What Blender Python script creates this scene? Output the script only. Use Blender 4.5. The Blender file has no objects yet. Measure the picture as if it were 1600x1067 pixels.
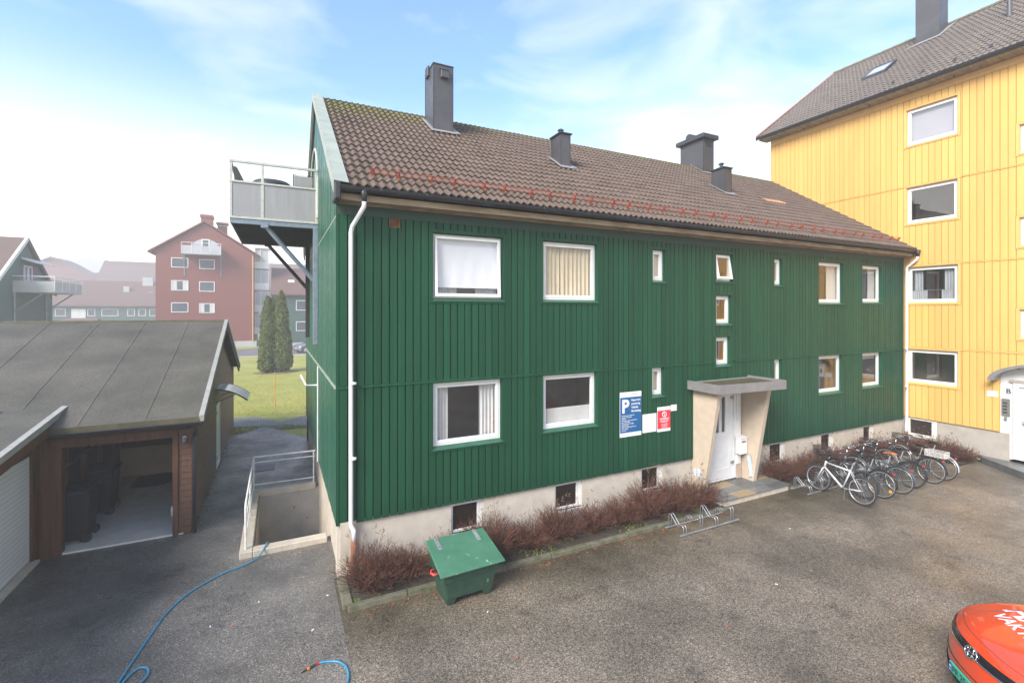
import bpy, bmesh, math, random
from mathutils import Vector, Matrix, noise
R = math.radians
random.seed(7)
S = bpy.context.scene
COL = S.collection

# ------------------------------------------------------------------ camera
CAMZ = 4.64
YAW = math.atan(365 / 737)
cam = bpy.data.cameras.new('camera')
cam.sensor_width = 36; cam.lens = 737 / 1600 * 36
cam.shift_y = -46.5 / 1600
cam.clip_start = .05; cam.clip_end = 2000
co = bpy.data.objects.new('camera', cam); COL.objects.link(co)
co.location = (0, 0, CAMZ); co.rotation_euler = (R(90), 0, -YAW)
S.camera = co

# ------------------------------------------------------------------ world, sun, exposure
SUN = Vector((-.74, -.42, .62)).normalized()
EL = math.asin(SUN.z); AZ = math.atan2(SUN.x, SUN.y)
w = bpy.data.worlds.new("World"); S.world = w; w.use_nodes = True
nt = w.node_tree; nt.nodes.clear()
out = nt.nodes.new('ShaderNodeOutputWorld'); bg = nt.nodes.new('ShaderNodeBackground')
sky = nt.nodes.new('ShaderNodeTexSky'); sky.sky_type = 'NISHITA'; sky.sun_disc = False
sky.sun_elevation = EL; sky.sun_rotation = AZ % (2 * math.pi); sky.air_density = 1.35; sky.dust_density = .3; sky.ozone_density = 3.0
tc = nt.nodes.new('ShaderNodeTexCoord'); mp = nt.nodes.new('ShaderNodeMapping'); mp.inputs['Scale'].default_value = (1.0, 1.6, 3.4); mp.inputs['Rotation'].default_value = (0.25, .12, .5)
n1 = nt.nodes.new('ShaderNodeTexNoise'); n1.inputs['Scale'].default_value = 2.3; n1.inputs['Detail'].default_value = 8; n1.inputs['Roughness'].default_value = .52; n1.inputs['Distortion'].default_value = .5
rp = nt.nodes.new('ShaderNodeValToRGB'); rp.color_ramp.elements[0].position = .40; rp.color_ramp.elements[1].position = .78
rp.color_ramp.elements[0].color = (.04, .04, .04, 1); rp.color_ramp.elements[1].color = (.62, .62, .62, 1)
mx = nt.nodes.new('ShaderNodeMix'); mx.data_type = 'RGBA'
nt.links.new(tc.outputs['Generated'], mp.inputs[0]); nt.links.new(mp.outputs[0], n1.inputs[0]); nt.links.new(n1.outputs[0], rp.inputs[0])
# cloud cover thickens into a pale bank towards the horizon
sx = nt.nodes.new('ShaderNodeSeparateXYZ'); nt.links.new(tc.outputs['Generated'], sx.inputs[0])
hzm = nt.nodes.new('ShaderNodeMapRange'); nt.links.new(sx.outputs[2], hzm.inputs[0]); hzm.inputs[1].default_value = .08; hzm.inputs[2].default_value = .43; hzm.inputs[3].default_value = 1; hzm.inputs[4].default_value = 0
hzm.interpolation_type = 'SMOOTHSTEP'
mxm = nt.nodes.new('ShaderNodeMath'); mxm.operation = 'ADD'; mxm.use_clamp = True; nt.links.new(rp.outputs[0], mxm.inputs[0]); nt.links.new(hzm.outputs[0], mxm.inputs[1]); nt.links.new(mxm.outputs[0], mx.inputs[0]); tint = nt.nodes.new('ShaderNodeMix'); tint.data_type = 'RGBA'; tint.blend_type = 'MULTIPLY'; tint.inputs[0].default_value = 1; tint.inputs[7].default_value = (.70, .85, 1.0, 1)
nt.links.new(sky.outputs[0], tint.inputs[6]); nt.links.new(tint.outputs[2], mx.inputs[6]); mx.inputs[7].default_value = (5.2, 4.95, 4.65, 1)
nt.links.new(mx.outputs[2], bg.inputs[0]); nt.links.new(bg.outputs[0], out.inputs[0])
bg.inputs[1].default_value = .15
sl = bpy.data.lights.new('sun', 'SUN'); sl.energy = 3.2; sl.angle = R(26); sl.color = (1, .93, .83)
so = bpy.data.objects.new('sun', sl); COL.objects.link(so); so.rotation_euler = SUN.to_track_quat('Z', 'Y').to_euler()
S.view_settings.view_transform = 'Standard'; S.view_settings.look = 'None'; S.view_settings.gamma = 1
S.view_settings.exposure = 1.17

# ------------------------------------------------------------------ materials
def newmat(name):
    m = bpy.data.materials.new(name); m.use_nodes = True
    return m, m.node_tree, m.node_tree.nodes['Principled BSDF']
def ramp(t, fac, stops):
    r = t.nodes.new('ShaderNodeValToRGB'); e = r.color_ramp.elements
    while len(e) < len(stops): e.new(.5)
    for k, (p, c) in enumerate(stops):
        e[k].position = p; e[k].color = (*c, 1) if len(c) == 3 else c
    t.links.new(fac, r.inputs[0]); return r.outputs[0]
def ntex(t, vec, scale, detail=5, rough=.6, stretch=None, dist=0):
    if stretch:
        m = t.nodes.new('ShaderNodeMapping'); m.inputs['Scale'].default_value = stretch; t.links.new(vec, m.inputs[0]); vec = m.outputs[0]
    n = t.nodes.new('ShaderNodeTexNoise'); n.inputs['Scale'].default_value = scale; n.inputs['Detail'].default_value = detail
    n.inputs['Roughness'].default_value = rough; n.inputs['Distortion'].default_value = dist
    t.links.new(vec, n.inputs[0]); return n.outputs[0]
def vor(t, vec, scale, out=1):
    n = t.nodes.new('ShaderNodeTexVoronoi'); n.inputs['Scale'].default_value = scale; t.links.new(vec, n.inputs[0]); return n.outputs[out]
def mix(t, fac, a, b, mode='MIX'):
    m = t.nodes.new('ShaderNodeMix'); m.data_type = 'RGBA'; m.blend_type = mode
    for i, x in ((0, fac), (6, a), (7, b)):
        if isinstance(x, (int, float)): m.inputs[i].default_value = x
        elif isinstance(x, tuple): m.inputs[i].default_value = (*x, 1)
        else: t.links.new(x, m.inputs[i])
    return m.outputs[2]
def bump(t, b, h, strength=.3, dist=.01):
    n = t.nodes.new('ShaderNodeBump'); n.inputs['Strength'].default_value = strength; n.inputs['Distance'].default_value = dist
    t.links.new(h, n.inputs['Height']); t.links.new(n.outputs[0], b.inputs['Normal'])
def coord(t, which='Object'):
    return t.nodes.new('ShaderNodeTexCoord').outputs[which]
def sep(t, vec):
    s = t.nodes.new('ShaderNodeSeparateXYZ'); t.links.new(vec, s.inputs[0]); return s.outputs
def mrange(t, v, a, b, c=0, d=1):
    m = t.nodes.new('ShaderNodeMapRange'); t.links.new(v, m.inputs[0])
    for i, x in zip((1, 2, 3, 4), (a, b, c, d)): m.inputs[i].default_value = x
    return m.outputs[0]
def mul(t, a, b, op='MULTIPLY'):
    m = t.nodes.new('ShaderNodeMath'); m.operation = op
    for i, x in ((0, a), (1, b)):
        if isinstance(x, (int, float)): m.inputs[i].default_value = x
        else: t.links.new(x, m.inputs[i])
    return m.outputs[0]
def basic(name, c1, c2=None, scale=3, rough=.6, metal=0, stretch=None, bs=0, bst=.2, bd=.01, lo=.3, hi=.7, spec=.5, coat=0, rvar=0, speck=None):
    m, t, b = newmat(name); v = coord(t)
    if c2 is None: c2 = tuple(x * .82 for x in c1)
    col = ramp(t, ntex(t, v, scale, 7, .62, stretch), [(lo, c1), (hi, c2)])
    if speck:
        sc, cc, th = speck
        f = ramp(t, ntex(t, v, sc, 3, .6), [(th, (0, 0, 0)), (th + .04, (1, 1, 1))]); col = mix(t, f, col, cc)
    t.links.new(col, b.inputs['Base Color'])
    b.inputs['Roughness'].default_value = rough; b.inputs['Metallic'].default_value = metal
    b.inputs['Specular IOR Level'].default_value = spec; b.inputs['Coat Weight'].default_value = coat
    if rvar: t.links.new(mrange(t, ntex(t, v, scale * 2.3, 5), .3, .7, rough - rvar, rough + rvar), b.inputs['Roughness'])
    if bs: bump(t, b, ntex(t, v, bs, 4, .6, stretch), bst, bd)
    return m
M = {}
def paint(name, c, dirt, rough=.42, fleck=(.75, .78, .72), ax=0, pitch=.145, off=.02, bv=.82):
    m, t, b = newmat(name); v = coord(t)
    a = ramp(t, ntex(t, v, 1.1, 6, .6, (1, 1, .25)), [(.3, c), (.72, tuple(x * .80 for x in c))])
    fl = mul(t, mul(t, mul(t, sep(t, v)[ax], off, 'SUBTRACT'), 1 / pitch), 0, 'ADD'); fl = mul(t, fl, 0, 'FLOOR')
    wn = t.nodes.new('ShaderNodeTexWhiteNoise'); wn.noise_dimensions = '1D'; t.links.new(fl, wn.inputs['W'])
    a = mix(t, 1.0, a, ramp(t, wn.outputs[0], [(0, (bv, bv, bv)), (1, (1.08, 1.08, 1.08))]), 'MULTIPLY')
    lowz = mrange(t, mul(t, sep(t, v)[2], mul(t, ntex(t, v, 2.2, 5), .5), 'ADD'), 1.1, 1.55, .5, 0); a = mix(t, lowz, a, dirt)
    # board-to-board drift and vertical streaks
    s = ntex(t, v, 9, 3, .5, (1, 1, .03)); a = mix(t, mrange(t, s, .35, .7, 0, .55), a, dirt)
    f = ramp(t, ntex(t, v, 26, 4, .7, (1, 1, .5)), [(.735, (0, 0, 0)), (.76, (1, 1, 1))]); a = mix(t, mul(t, f, .5), a, fleck)
    t.links.new(a, b.inputs['Base Color'])
    t.links.new(mrange(t, ntex(t, v, 3, 4), .3, .7, rough - .08, rough + .12), b.inputs['Roughness'])
    b.inputs['Specular IOR Level'].default_value = .22
    bump(t, b, ntex(t, v, 40, 4, .6, (1, 1, .06)), .25, .004)
    return m
M['green'] = paint('green_paint', (.010, .078, .036), (.005, .040, .020))
M['green_gable'] = paint('weathered_green_paint', (.018, .10, .058), (.05, .14, .095), .36, ax=1, off=0)
M['green_sill'] = basic('green_sill_metal', (.035, .13, .08), (.02, .085, .05), 6, .4)
M['green_dark'] = basic('dark_green_board', (.022, .062, .045), (.014, .045, .034), 5, .6, stretch=(.2, 1, 1))
M['yellow'] = paint('yellow_paint', (.74, .45, .14), (.66, .375, .10), .5, (.7, .5, .25), ax=1, pitch=.175, off=0, bv=.95)
M['lining'] = basic('groove_shade_board', (.006, .022, .013), None, 4, .8, spec=.1)  # backing near black: shade of the board grooves put into its colour
M['lining_y'] = basic('ochre_groove_shade_board', (.30, .15, .03), None, 4, .8, spec=.1)  # same groove shade put into the yellow wall's backing colour
M['yellow_trim'] = basic('yellow_trim_paint', (.74, .45, .15), (.68, .39, .12), 4, .5)
M['white'] = basic('white_paint', (.80, .80, .79), (.70, .70, .69), 5, .35, rvar=.08)
M['white_dirty'] = basic('chalky_white_paint', (.74, .73, .70), (.52, .49, .45), 7, .5, lo=.42, hi=.8, bs=30, bst=.15)
M['render'] = basic('beige_render', (.56, .50, .42), (.45, .395, .33), 3.5, .85, bs=60, bst=.35, bd=.006, speck=(14, (.25, .2, .16), .73))
M['render_grey'] = basic('grey_render', (.42, .38, .33), (.33, .30, .26), 3, .85, bs=60, bst=.35, bd=.006)
M['pylon'] = basic('beige_pylon_render', (.53, .44, .34), (.44, .36, .275), 4, .85, bs=70, bst=.3, bd=.005, speck=(9, (.33, .26, .20), .7))
M['concrete'] = basic('pale_concrete', (.58, .51, .41), (.42, .37, .30), 5, .85, bs=45, bst=.5, bd=.008, speck=(18, (.2, .18, .14), .68))
M['well'] = basic('stairwell_concrete', (.46, .42, .365), (.34, .31, .27), 2.5, .85, bs=35, bst=.4, bd=.008, speck=(7, (.12, .12, .07), .70))
M['kerbstone'] = basic('mossy_kerb_stone', (.19, .165, .125), (.065, .075, .03), 6, .9, bs=40, bst=.8, bd=.01)
M['dark_metal'] = basic('dark_coated_metal', (.06, .06, .064), (.042, .044, .048), 3, .45, .3, rvar=.08)
M['chimney_metal'] = basic('grey_chimney_sheet', (.10, .095, .097), (.07, .068, .07), 2, .42, .35, rvar=.08)
M['gutter'] = basic('black_gutter', (.035, .037, .042), (.02, .02, .024), 4, .4)
M['canopy_sheet'] = basic('grey_canopy_sheet', (.27, .26, .26), (.20, .195, .195), 4, .45, .2)
M['lead'] = basic('lead_flashing', (.36, .34, .33), (.25, .24, .24), 8, .6, .2, bs=12, bst=.5)
M['galv'] = basic('galvanised_steel', (.50, .53, .56), (.38, .41, .44), 8, .38, .75, rvar=.1)
M['steel_blue'] = basic('weathered_blue_grey_steel', (.27, .33, .38), (.18, .22, .26), 7, .5, .4)
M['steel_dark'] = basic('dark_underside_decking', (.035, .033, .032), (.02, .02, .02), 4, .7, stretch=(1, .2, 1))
M['rail'] = basic('cream_rail_paint', (.55, .55, .50), (.40, .40, .36), 12, .5)
M['panel'] = basic('grey_balcony_panel', (.33, .325, .33), (.27, .265, .27), 9, .5, stretch=(1, 1, .12))
M['beige_wood'] = basic('weathered_beige_board', (.36, .28, .19), (.20, .145, .09), 8, .7, stretch=(.25, 1, 1), lo=.35, hi=.65)
M['verge'] = basic('pale_verge_sheet', (.36, .385, .33), (.25, .29, .245), 3, .55, .0, bs=6, bst=.4)
M['snow'] = basic('orange_red_snow_guard', (.40, .085, .03), (.26, .05, .025), 8, .5)
M['white_pipe'] = basic('white_downpipe_paint', (.78, .78, .80), (.68, .68, .70), 4, .3)
M['rust'] = basic('rusty_cast_pipe', (.28, .12, .05), (.12, .05, .025), 14, .8, bs=40, bst=.5)
M['black'] = basic('black_rubber', (.018, .018, .02), (.012, .012, .013), 10, .6)
M['blackgloss'] = basic('black_gloss', (.012, .012, .014), (.008, .008, .009), 5, .15)
M['chrome'] = basic('chrome', (.8, .8, .82), (.72, .72, .74), 5, .12, 1.0)
M['room'] = basic('dim_room_wall', (.20, .165, .13), (.15, .12, .09), 2, .9)
M['cellar'] = basic('dark_cellar_glass', (.018, .014, .012), (.03, .02, .015), 4, .12)
M['orange_room'] = basic('orange_pine_reflection', (.62, .30, .07), (.48, .21, .05), 6, .6, stretch=(1, 1, .12))  # warm room wood with the yellow wall's window reflection put into its colour
M['blind'] = basic('white_roller_blind', (.72, .73, .77), (.64, .65, .70), 1.5, .8)
M['blind_grey'] = basic('sky_reflection_blind', (.40, .39, .43), (.36, .35, .39), 1.5, .8)  # blind with the pale sky's reflection put into its colour
M['trim_grey'] = basic('dull_grey_trim', (.36, .35, .32), (.26, .255, .235), 6, .65)
M['slate'] = basic('slate_paving', (.13, .135, .135), (.085, .09, .09), 6, .35, bs=14, bst=.4, rvar=.15)
M['slate2'] = basic('bluish_slate_paving', (.18, .185, .18), (.12, .125, .12), 5, .4, bs=14, bst=.4, rvar=.15)
M['slate_tan'] = basic('tan_slate_paving', (.36, .26, .14), (.25, .19, .11), 6, .5, bs=14, bst=.4)
M['moss_felt'] = basic('mossy_roof_felt', (.045, .042, .018), (.11, .095, .05), 4, .7, bs=50, bst=.5)
M['soil'] = basic('dark_mossy_soil', (.045, .032, .024), (.075, .055, .035), 6, .95, bs=25, bst=1, bd=.03, speck=(3.2, (.085, .12, .02), .60))
M['twig'] = basic('reddish_brown_twigs', (.036, .013, .008), (.15, .055, .028), 9, .8, lo=.35, hi=.65)
M['twig_dry'] = basic('dry_grey_brown_twigs', (.22, .135, .085), (.13, .07, .05), 5, .8)
M['bin'] = basic('green_moulded_plastic', (.012, .045, .028), (.028, .07, .046), 8, .5, bs=30, bst=.3, speck=(11, (.12, .17, .14), .66))
M['bin_lid'] = basic('scuffed_green_lid', (.045, .145, .085), (.07, .19, .12), 4, .4, speck=(7.5, (.28, .46, .36), .65), bs=20, bst=.1)
M['red_plastic'] = basic('red_plastic', (.70, .06, .05), None, 4, .4)
M['hose'] = basic('blue_hose', (.045, .28, .46), (.03, .20, .36), 4, .35)
M['orange'] = basic('orange_paint', (.80, .22, .04), None, 4, .5)
M['amber'] = basic('amber_reflector', (.85, .32, .02), None, 4, .3)
M['redref'] = basic('red_reflector', (.50, .02, .02), None, 4, .25)
M['tan'] = basic('tan_leather', (.52, .16, .055), None, 6, .5)
M['tyre'] = basic('tyre_rubber', (.02, .02, .021), (.03, .03, .03), 12, .7)
M['alu'] = basic('bare_aluminium', (.62, .63, .65), (.55, .55, .57), 6, .3, .7)
M['curtain_w'] = basic('white_curtain', (.60, .60, .58), (.50, .49, .47), 3, .85)
M['curtain_c'] = basic('cream_curtain', (.62, .53, .37), (.52, .43, .29), 3, .85)
M['curtain_g'] = basic('grey_lace_curtain', (.42, .44, .47), (.34, .36, .39), 5, .85)
M['ladder'] = basic('pine_ladder', (.42, .28, .15), None, 5, .6)
M['garage_floor'] = basic('wet_painted_floor', (.82, .78, .70), (.66, .62, .56), 3, .16, bs=7, bst=.12, bd=.02, rvar=.1)
M['lime'] = basic('lime_washed_block', (.55, .44, .30), (.46, .36, .24), 3, .8)
M['pot_plate'] = basic('intercom_steel', (.36, .35, .33), None, 6, .35, .6)
M['signwhite'] = basic('white_sign_sheet', (.80, .80, .82), (.76, .76, .78), 3, .35)
M['signblue'] = basic('blue_sign_sheet', (.010, .115, .30), (.010, .10, .27), 3, .35)
M['signred'] = basic('red_sign_sheet', (.72, .035, .055), (.66, .03, .05), 3, .35)
M['ink'] = basic('dark_print', (.04, .04, .05), None, 3, .5)
M['greyink'] = basic('grey_print', (.40, .40, .45), None, 3, .5)
M['plastic_blue'] = basic('pale_blue_plastic', (.55, .63, .72), None, 8, .3)
M['plate_green'] = basic('green_number_plate', (.03, .45, .30), None, 4, .4)
M['eublue'] = basic('blue_plate_band', (.02, .06, .40), None, 4, .4)
M['leaf'] = basic('fresh_leaf', (.10, .17, .03), (.19, .24, .05), 20, .6)
M['leaf_red'] = basic('fallen_leaf', (.42, .13, .04), (.28, .08, .03), 9, .7)
M['petal'] = basic('snowdrop_petal', (.78, .80, .76), None, 9, .6)
M['trunk'] = basic('bark', (.10, .07, .05), None, 12, .9)

def m_glass(nm='window_glass', ior=1.85):
    m, t, b = newmat(nm); t.nodes.remove(b)
    o = t.nodes['Material Output']; tr = t.nodes.new('ShaderNodeBsdfTransparent'); g = t.nodes.new('ShaderNodeBsdfGlossy')
    g.inputs['Roughness'].default_value = .015; tr.inputs[0].default_value = (1, 1, 1, 1)
    bm_ = t.nodes.new('ShaderNodeBump'); bm_.inputs['Strength'].default_value = .03; bm_.inputs['Distance'].default_value = .02
    t.links.new(ntex(t, coord(t), 1.3, 2), bm_.inputs['Height']); t.links.new(bm_.outputs[0], g.inputs['Normal'])
    lw = t.nodes.new('ShaderNodeLayerWeight'); lw.inputs['Blend'].default_value = .5; mxs = t.nodes.new('ShaderNodeMixShader')
    r0 = ((ior - 1) / (ior + 1)) ** 2; pw = mul(t, lw.outputs['Facing'], 5.0, 'POWER')     # Schlick, the same from both sides of the pane
    t.links.new(mrange(t, pw, 0, 1, r0, 1), mxs.inputs[0]); t.links.new(tr.outputs[0], mxs.inputs[1]); t.links.new(g.outputs[0], mxs.inputs[2]); t.links.new(mxs.outputs[0], o.inputs[0])
    return m
M['glass'] = m_glass(); M['glass_strong'] = m_glass('coated_window_glass', 2.7)
def m_asphalt(name, stops, scale, tint_lo, tint_hi, wet=.0, rough=.75, damp=None):
    m, t, b = newmat(name); v = coord(t)
    c = ramp(t, sep(t, vor(t, v, scale))[0], stops)
    c2 = ramp(t, sep(t, vor(t, v, scale * 2.3))[1], stops); c = mix(t, .45, c, c2)
    big = ntex(t, v, .45, 6, .62); c = mix(t, 1.0, c, ramp(t, big, [(.34, tint_lo), (.66, tint_hi)]), 'MULTIPLY')
    mid = ntex(t, v, 1.5, 8, .72); c = mix(t, ramp(t, mid, [(.56, (0, 0, 0)), (.68, (.8, .8, .8))]), c, mix(t, 1.0, c, (.46, .46, .50), 'MULTIPLY'))
    stain = ntex(t, v, 3.1, 4, .5, None, 1.5); c = mix(t, ramp(t, stain, [(.72, (0, 0, 0)), (.76, (.55, .55, .55))]), c, (.30, .29, .28))
    if damp:
        y0, y1, colr = damp; s = sep(t, v)
        wob = mul(t, ntex(t, v, 1.2, 5), 1.6); yy = mul(t, s[1], wob, 'ADD')
        c = mix(t, mrange(t, yy, y0, y1, 0, .8), c, mix(t, 1.0, c, colr, 'MULTIPLY'))
    t.links.new(c, b.inputs['Base Color'])
    r_ = mrange(t, ntex(t, v, .8, 6, .65), .35, .62, rough, rough - wet)
    t.links.new(r_, b.inputs['Roughness'])
    h = vor(t, v, scale * .9, 0); bump(t, b, h, .55, .006)
    return m
M['asphalt_yard'] = m_asphalt('coarse_brown_asphalt', [(.0, (.03, .028, .027)), (.3, (.11, .10, .088)), (.62, (.23, .20, .17)), (.92, (.33, .29, .245)), (1, (.52, .48, .42))], 62, (.50, .48, .44), (1.16, 1.08, .99), .42, .7, (6.9, 8.4, (.48, .45, .30)))
M['asphalt_drive'] = m_asphalt('fine_dark_asphalt', [(.0, (.035, .032, .029)), (.5, (.13, .118, .104)), (.86, (.22, .20, .178)), (.97, (.37, .34, .30)), (1, (.6, .56, .5))], 80, (.48, .475, .47), (1.4, 1.36, 1.3), .50, .64)
M['road'] = m_asphalt('far_road_asphalt', [(0, (.12, .11, .11)), (1, (.2, .19, .185))], 20, (.9, .9, .9), (1.1, 1.1, 1.1))
def m_tiles(name, c1, c2, c3, moss=True):
    m, t, b = newmat(name); v = coord(t)
    mpn = t.nodes.new('ShaderNodeMapping'); mpn.inputs['Scale'].default_value = (3.33, 3.66, 0); t.links.new(v, mpn.inputs[0])
    wn = t.nodes.new('ShaderNodeTexWhiteNoise'); sn = t.nodes.new('ShaderNodeVectorMath'); sn.operation = 'FLOOR'; t.links.new(mpn.outputs[0], sn.inputs[0]); t.links.new(sn.outputs[0], wn.inputs[0])
    c = mix(t, wn.outputs[0], c1, c2)
    c = mix(t, ramp(t, ntex(t, v, 9, 6, .7), [(.42, (0, 0, 0)), (.72, (.75, .75, .75))]), c, c3)
    c = mix(t, ramp(t, ntex(t, v, 42, 3), [(.66, (0, 0, 0)), (.70, (1, 1, 1))]), c, (.03, .025, .02))
    c = mix(t, ramp(t, ntex(t, v, 55, 3), [(.70, (0, 0, 0)), (.73, (.7, .7, .7))]), c, (.42, .40, .34))
    if moss:
        s = sep(t, v)
        a = mul(t, mrange(t, s[1], 4.2, 6.6, 0, .30), mrange(t, s[0], 0, 5, .16, 0), 'ADD')
        f = mul(t, ntex(t, v, 5.5, 6, .7), a, 'ADD')
        c = mix(t, ramp(t, f, [(.71, (0, 0, 0)), (.84, (.85, .85, .85))]), c, (.12, .115, .025))
        c = mix(t, ramp(t, ntex(t, v, 3.3, 5, .7), [(.715, (0, 0, 0)), (.74, (.8, .8, .8))]), c, (.33, .17, .04))
    t.links.new(c, b.inputs['Base Color']); b.inputs['Roughness'].default_value = .72; b.inputs['Specular IOR Level'].default_value = .3
    bump(t, b, ntex(t, v, 70, 4), .5, .004)
    return m
M['tiles'] = m_tiles('brown_concrete_tiles', (.116, .082, .063), (.155, .110, .086), (.07, .05, .038))
M['tiles2'] = m_tiles('grey_brown_tiles', (.155, .13, .112), (.19, .16, .138), (.11, .09, .075), False)
M['tiles_new'] = basic('orange_clay_tiles', (.56, .26, .14), (.45, .19, .10), 6, .7)
M['ridge'] = basic('mossy_ridge_tiles', (.14, .10, .07), (.13, .125, .04), 7, .8, bs=30, bst=.5)
def m_felt():
    m, t, b = newmat('grey_roofing_felt'); v = coord(t)
    c = mix(t, .5, ramp(t, ntex(t, v, 90, 3, .8), [(.35, (.045, .041, .035)), (.65, (.17, .158, .138))]), ramp(t, ntex(t, v, 26, 5, .85), [(.36, (.03, .028, .023)), (.64, (.19, .178, .155))]))
    c = mix(t, 1.0, c, ramp(t, ntex(t, v, .9, 6, .6), [(.3, (.50, .50, .45)), (.7, (.98, .96, .88))]), 'MULTIPLY')
    t.links.new(c, b.inputs['Base Color']); b.inputs['Roughness'].default_value = .8
    bump(t, b, ntex(t, v, 120, 2), .4, .004); return m
M['felt'] = m_felt()
def m_wood(name, c1, c2, zstretch, pitch=0, axis=2, bumps=.8):
    m, t, b = newmat(name); v = coord(t)
    st = [12, 12, 12]; st[zstretch] = .8
    c = ramp(t, ntex(t, v, 1.5, 7, .65, tuple(st)), [(.28, c1), (.7, c2)]); b.inputs['Specular IOR Level'].default_value = .2
    if pitch:
        s = sep(t, v)[axis]; fr = mul(t, mul(t, s, 1 / pitch), 1.0, 'MODULO'); fr = mul(t, fr, 0, 'ADD')
        fr2 = mul(t, fr, fr, 'ABSOLUTE') if False else fr
        a = t.nodes.new('ShaderNodeMath'); a.operation = 'FRACT'; t.links.new(mul(t, s, 1 / pitch), a.inputs[0])
        g = ramp(t, a.outputs[0], [(0, (0, 0, 0)), (.10, (1, 1, 1))]); c = mix(t, mul(t, g, -1, 'MULTIPLY') if False else mrange(t, g, 0, 1, .75, 0), c, (.01, .006, .004))
        bump(t, b, g, bumps, .012)
    t.links.new(c, b.inputs['Base Color']); b.inputs['Roughness'].default_value = .55; return m
M['brown_wood'] = m_wood('dark_stained_planks', (.075, .038, .024), (.165, .085, .052), 1)
M['brown_post'] = m_wood('brown_stained_post', (.062, .030, .016), (.145, .068, .036), 2)
M['brown_dark'] = m_wood('dark_brown_board', (.045, .028, .02), (.07, .042, .03), 0)  # darkest of the brown board tones
def m_strip(name, c1, pitch, rough=.6, axis='xy'):
    m, t, b = newmat(name); v = coord(t); s = sep(t, v)
    a = t.nodes.new('ShaderNodeMath'); a.operation = 'FRACT'; t.links.new(mul(t, mul(t, s[0], s[1], 'ADD') if axis == 'xy' else s[2], 1 / pitch), a.inputs[0])
    g = ramp(t, a.outputs[0], [(0, (.45, .45, .45)), (.12, (1, 1, 1)), (.9, (.92, .92, .92))])
    t.links.new(mix(t, 1.0, mix(t, ntex(t, v, .6, 5), c1, tuple(x * .75 for x in c1)), g, 'MULTIPLY'), b.inputs['Base Color']); b.inputs['Roughness'].default_value = rough; bump(t, b, g, .4, .02); return m
M['red_clad'] = m_strip('red_vertical_cladding', (.235, .062, .04), .22)
M['far_green'] = m_strip('far_green_cladding', (.05, .105, .078), .22)
M['far_roof'] = m_strip('far_tile_roof', (.16, .085, .065), .35, .7, 'z')
M['far_roof_brown'] = m_strip('far_brown_tile_roof', (.16, .10, .075), .2, .7, 'z')
M['garage_door'] = m_strip('white_ribbed_door', (.88, .89, .90), .085, .4, 'z')
M['far_pane'] = basic('far_window_pane', (.05, .06, .08), (.11, .12, .13), .5, .12)
M['far_white'] = basic('far_white_paint', (.72, .72, .70), None, 1, .5)
M['far_grey'] = basic('far_grey_panel', (.45, .45, .46), None, 1, .5)
def m_grass():
    m, t, b = newmat('lawn_grass'); v = coord(t)
    c = ramp(t, ntex(t, v, .35, 8, .7), [(.3, (.24, .26, .05)), (.55, (.37, .35, .09)), (.75, (.42, .35, .13))])
    c = mix(t, 1.0, c, ramp(t, ntex(t, v, 14, 5, .8, (1, .5, 1)), [(.3, (.6, .62, .55)), (.7, (1.2, 1.2, 1.15))]), 'MULTIPLY')
    t.links.new(c, b.inputs['Base Color']); b.inputs['Roughness'].default_value = .9; bump(t, b, ntex(t, v, 30, 4), 1, .03); return m
M['grass'] = m_grass()
M['blade'] = basic('grass_blade', (.27, .30, .06), (.44, .41, .13), 3, .8)
M['cypress'] = basic('cypress_foliage', (.060, .095, .022), (.16, .18, .05), 6, .8, lo=.3, hi=.62)
def m_paver():
    m, t, b = newmat('grey_paving_stones'); v = coord(t)
    br = t.nodes.new('ShaderNodeTexBrick'); br.inputs['Scale'].default_value = 2.2; br.inputs['Color1'].default_value = (.27, .25, .24, 1); br.inputs['Color2'].default_value = (.20, .19, .18, 1)
    br.inputs['Mortar'].default_value = (.10, .10, .05, 1); br.inputs['Mortar Size'].default_value = .035
    t.links.new(v, br.inputs[0]); t.links.new(br.outputs[0], b.inputs['Base Color']); b.inputs['Roughness'].default_value = .85; return m
M['paver'] = m_paver()
def m_car(name, c):
    m, t, b = newmat(name); b.inputs['Base Color'].default_value = (*c, 1); b.inputs['Roughness'].default_value = .32
    b.inputs['Coat Weight'].default_value = 1; b.inputs['Coat Roughness'].default_value = .04; b.inputs['Metallic'].default_value = .1
    t.links.new(mix(t, ntex(t, coord(t), 300, 1), c, tuple(x * .8 for x in c)), b.inputs['Base Color'])
    return m
M['car_red'] = m_car('orange_red_car_paint', (.80, .068, .012)); M['car_grey'] = m_car('grey_car_paint', (.20, .22, .25))
for i_, c_ in enumerate([(.60, .61, .64), (.03, .03, .033), (.045, .07, .10), (.05, .05, .055), (.05, .06, .08), (.035, .035, .04), (.06, .06, .065)]):
    M['bike%d' % i_] = m_car('bicycle_frame_paint_%s' % 'abcdefg'[i_], c_)

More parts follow.
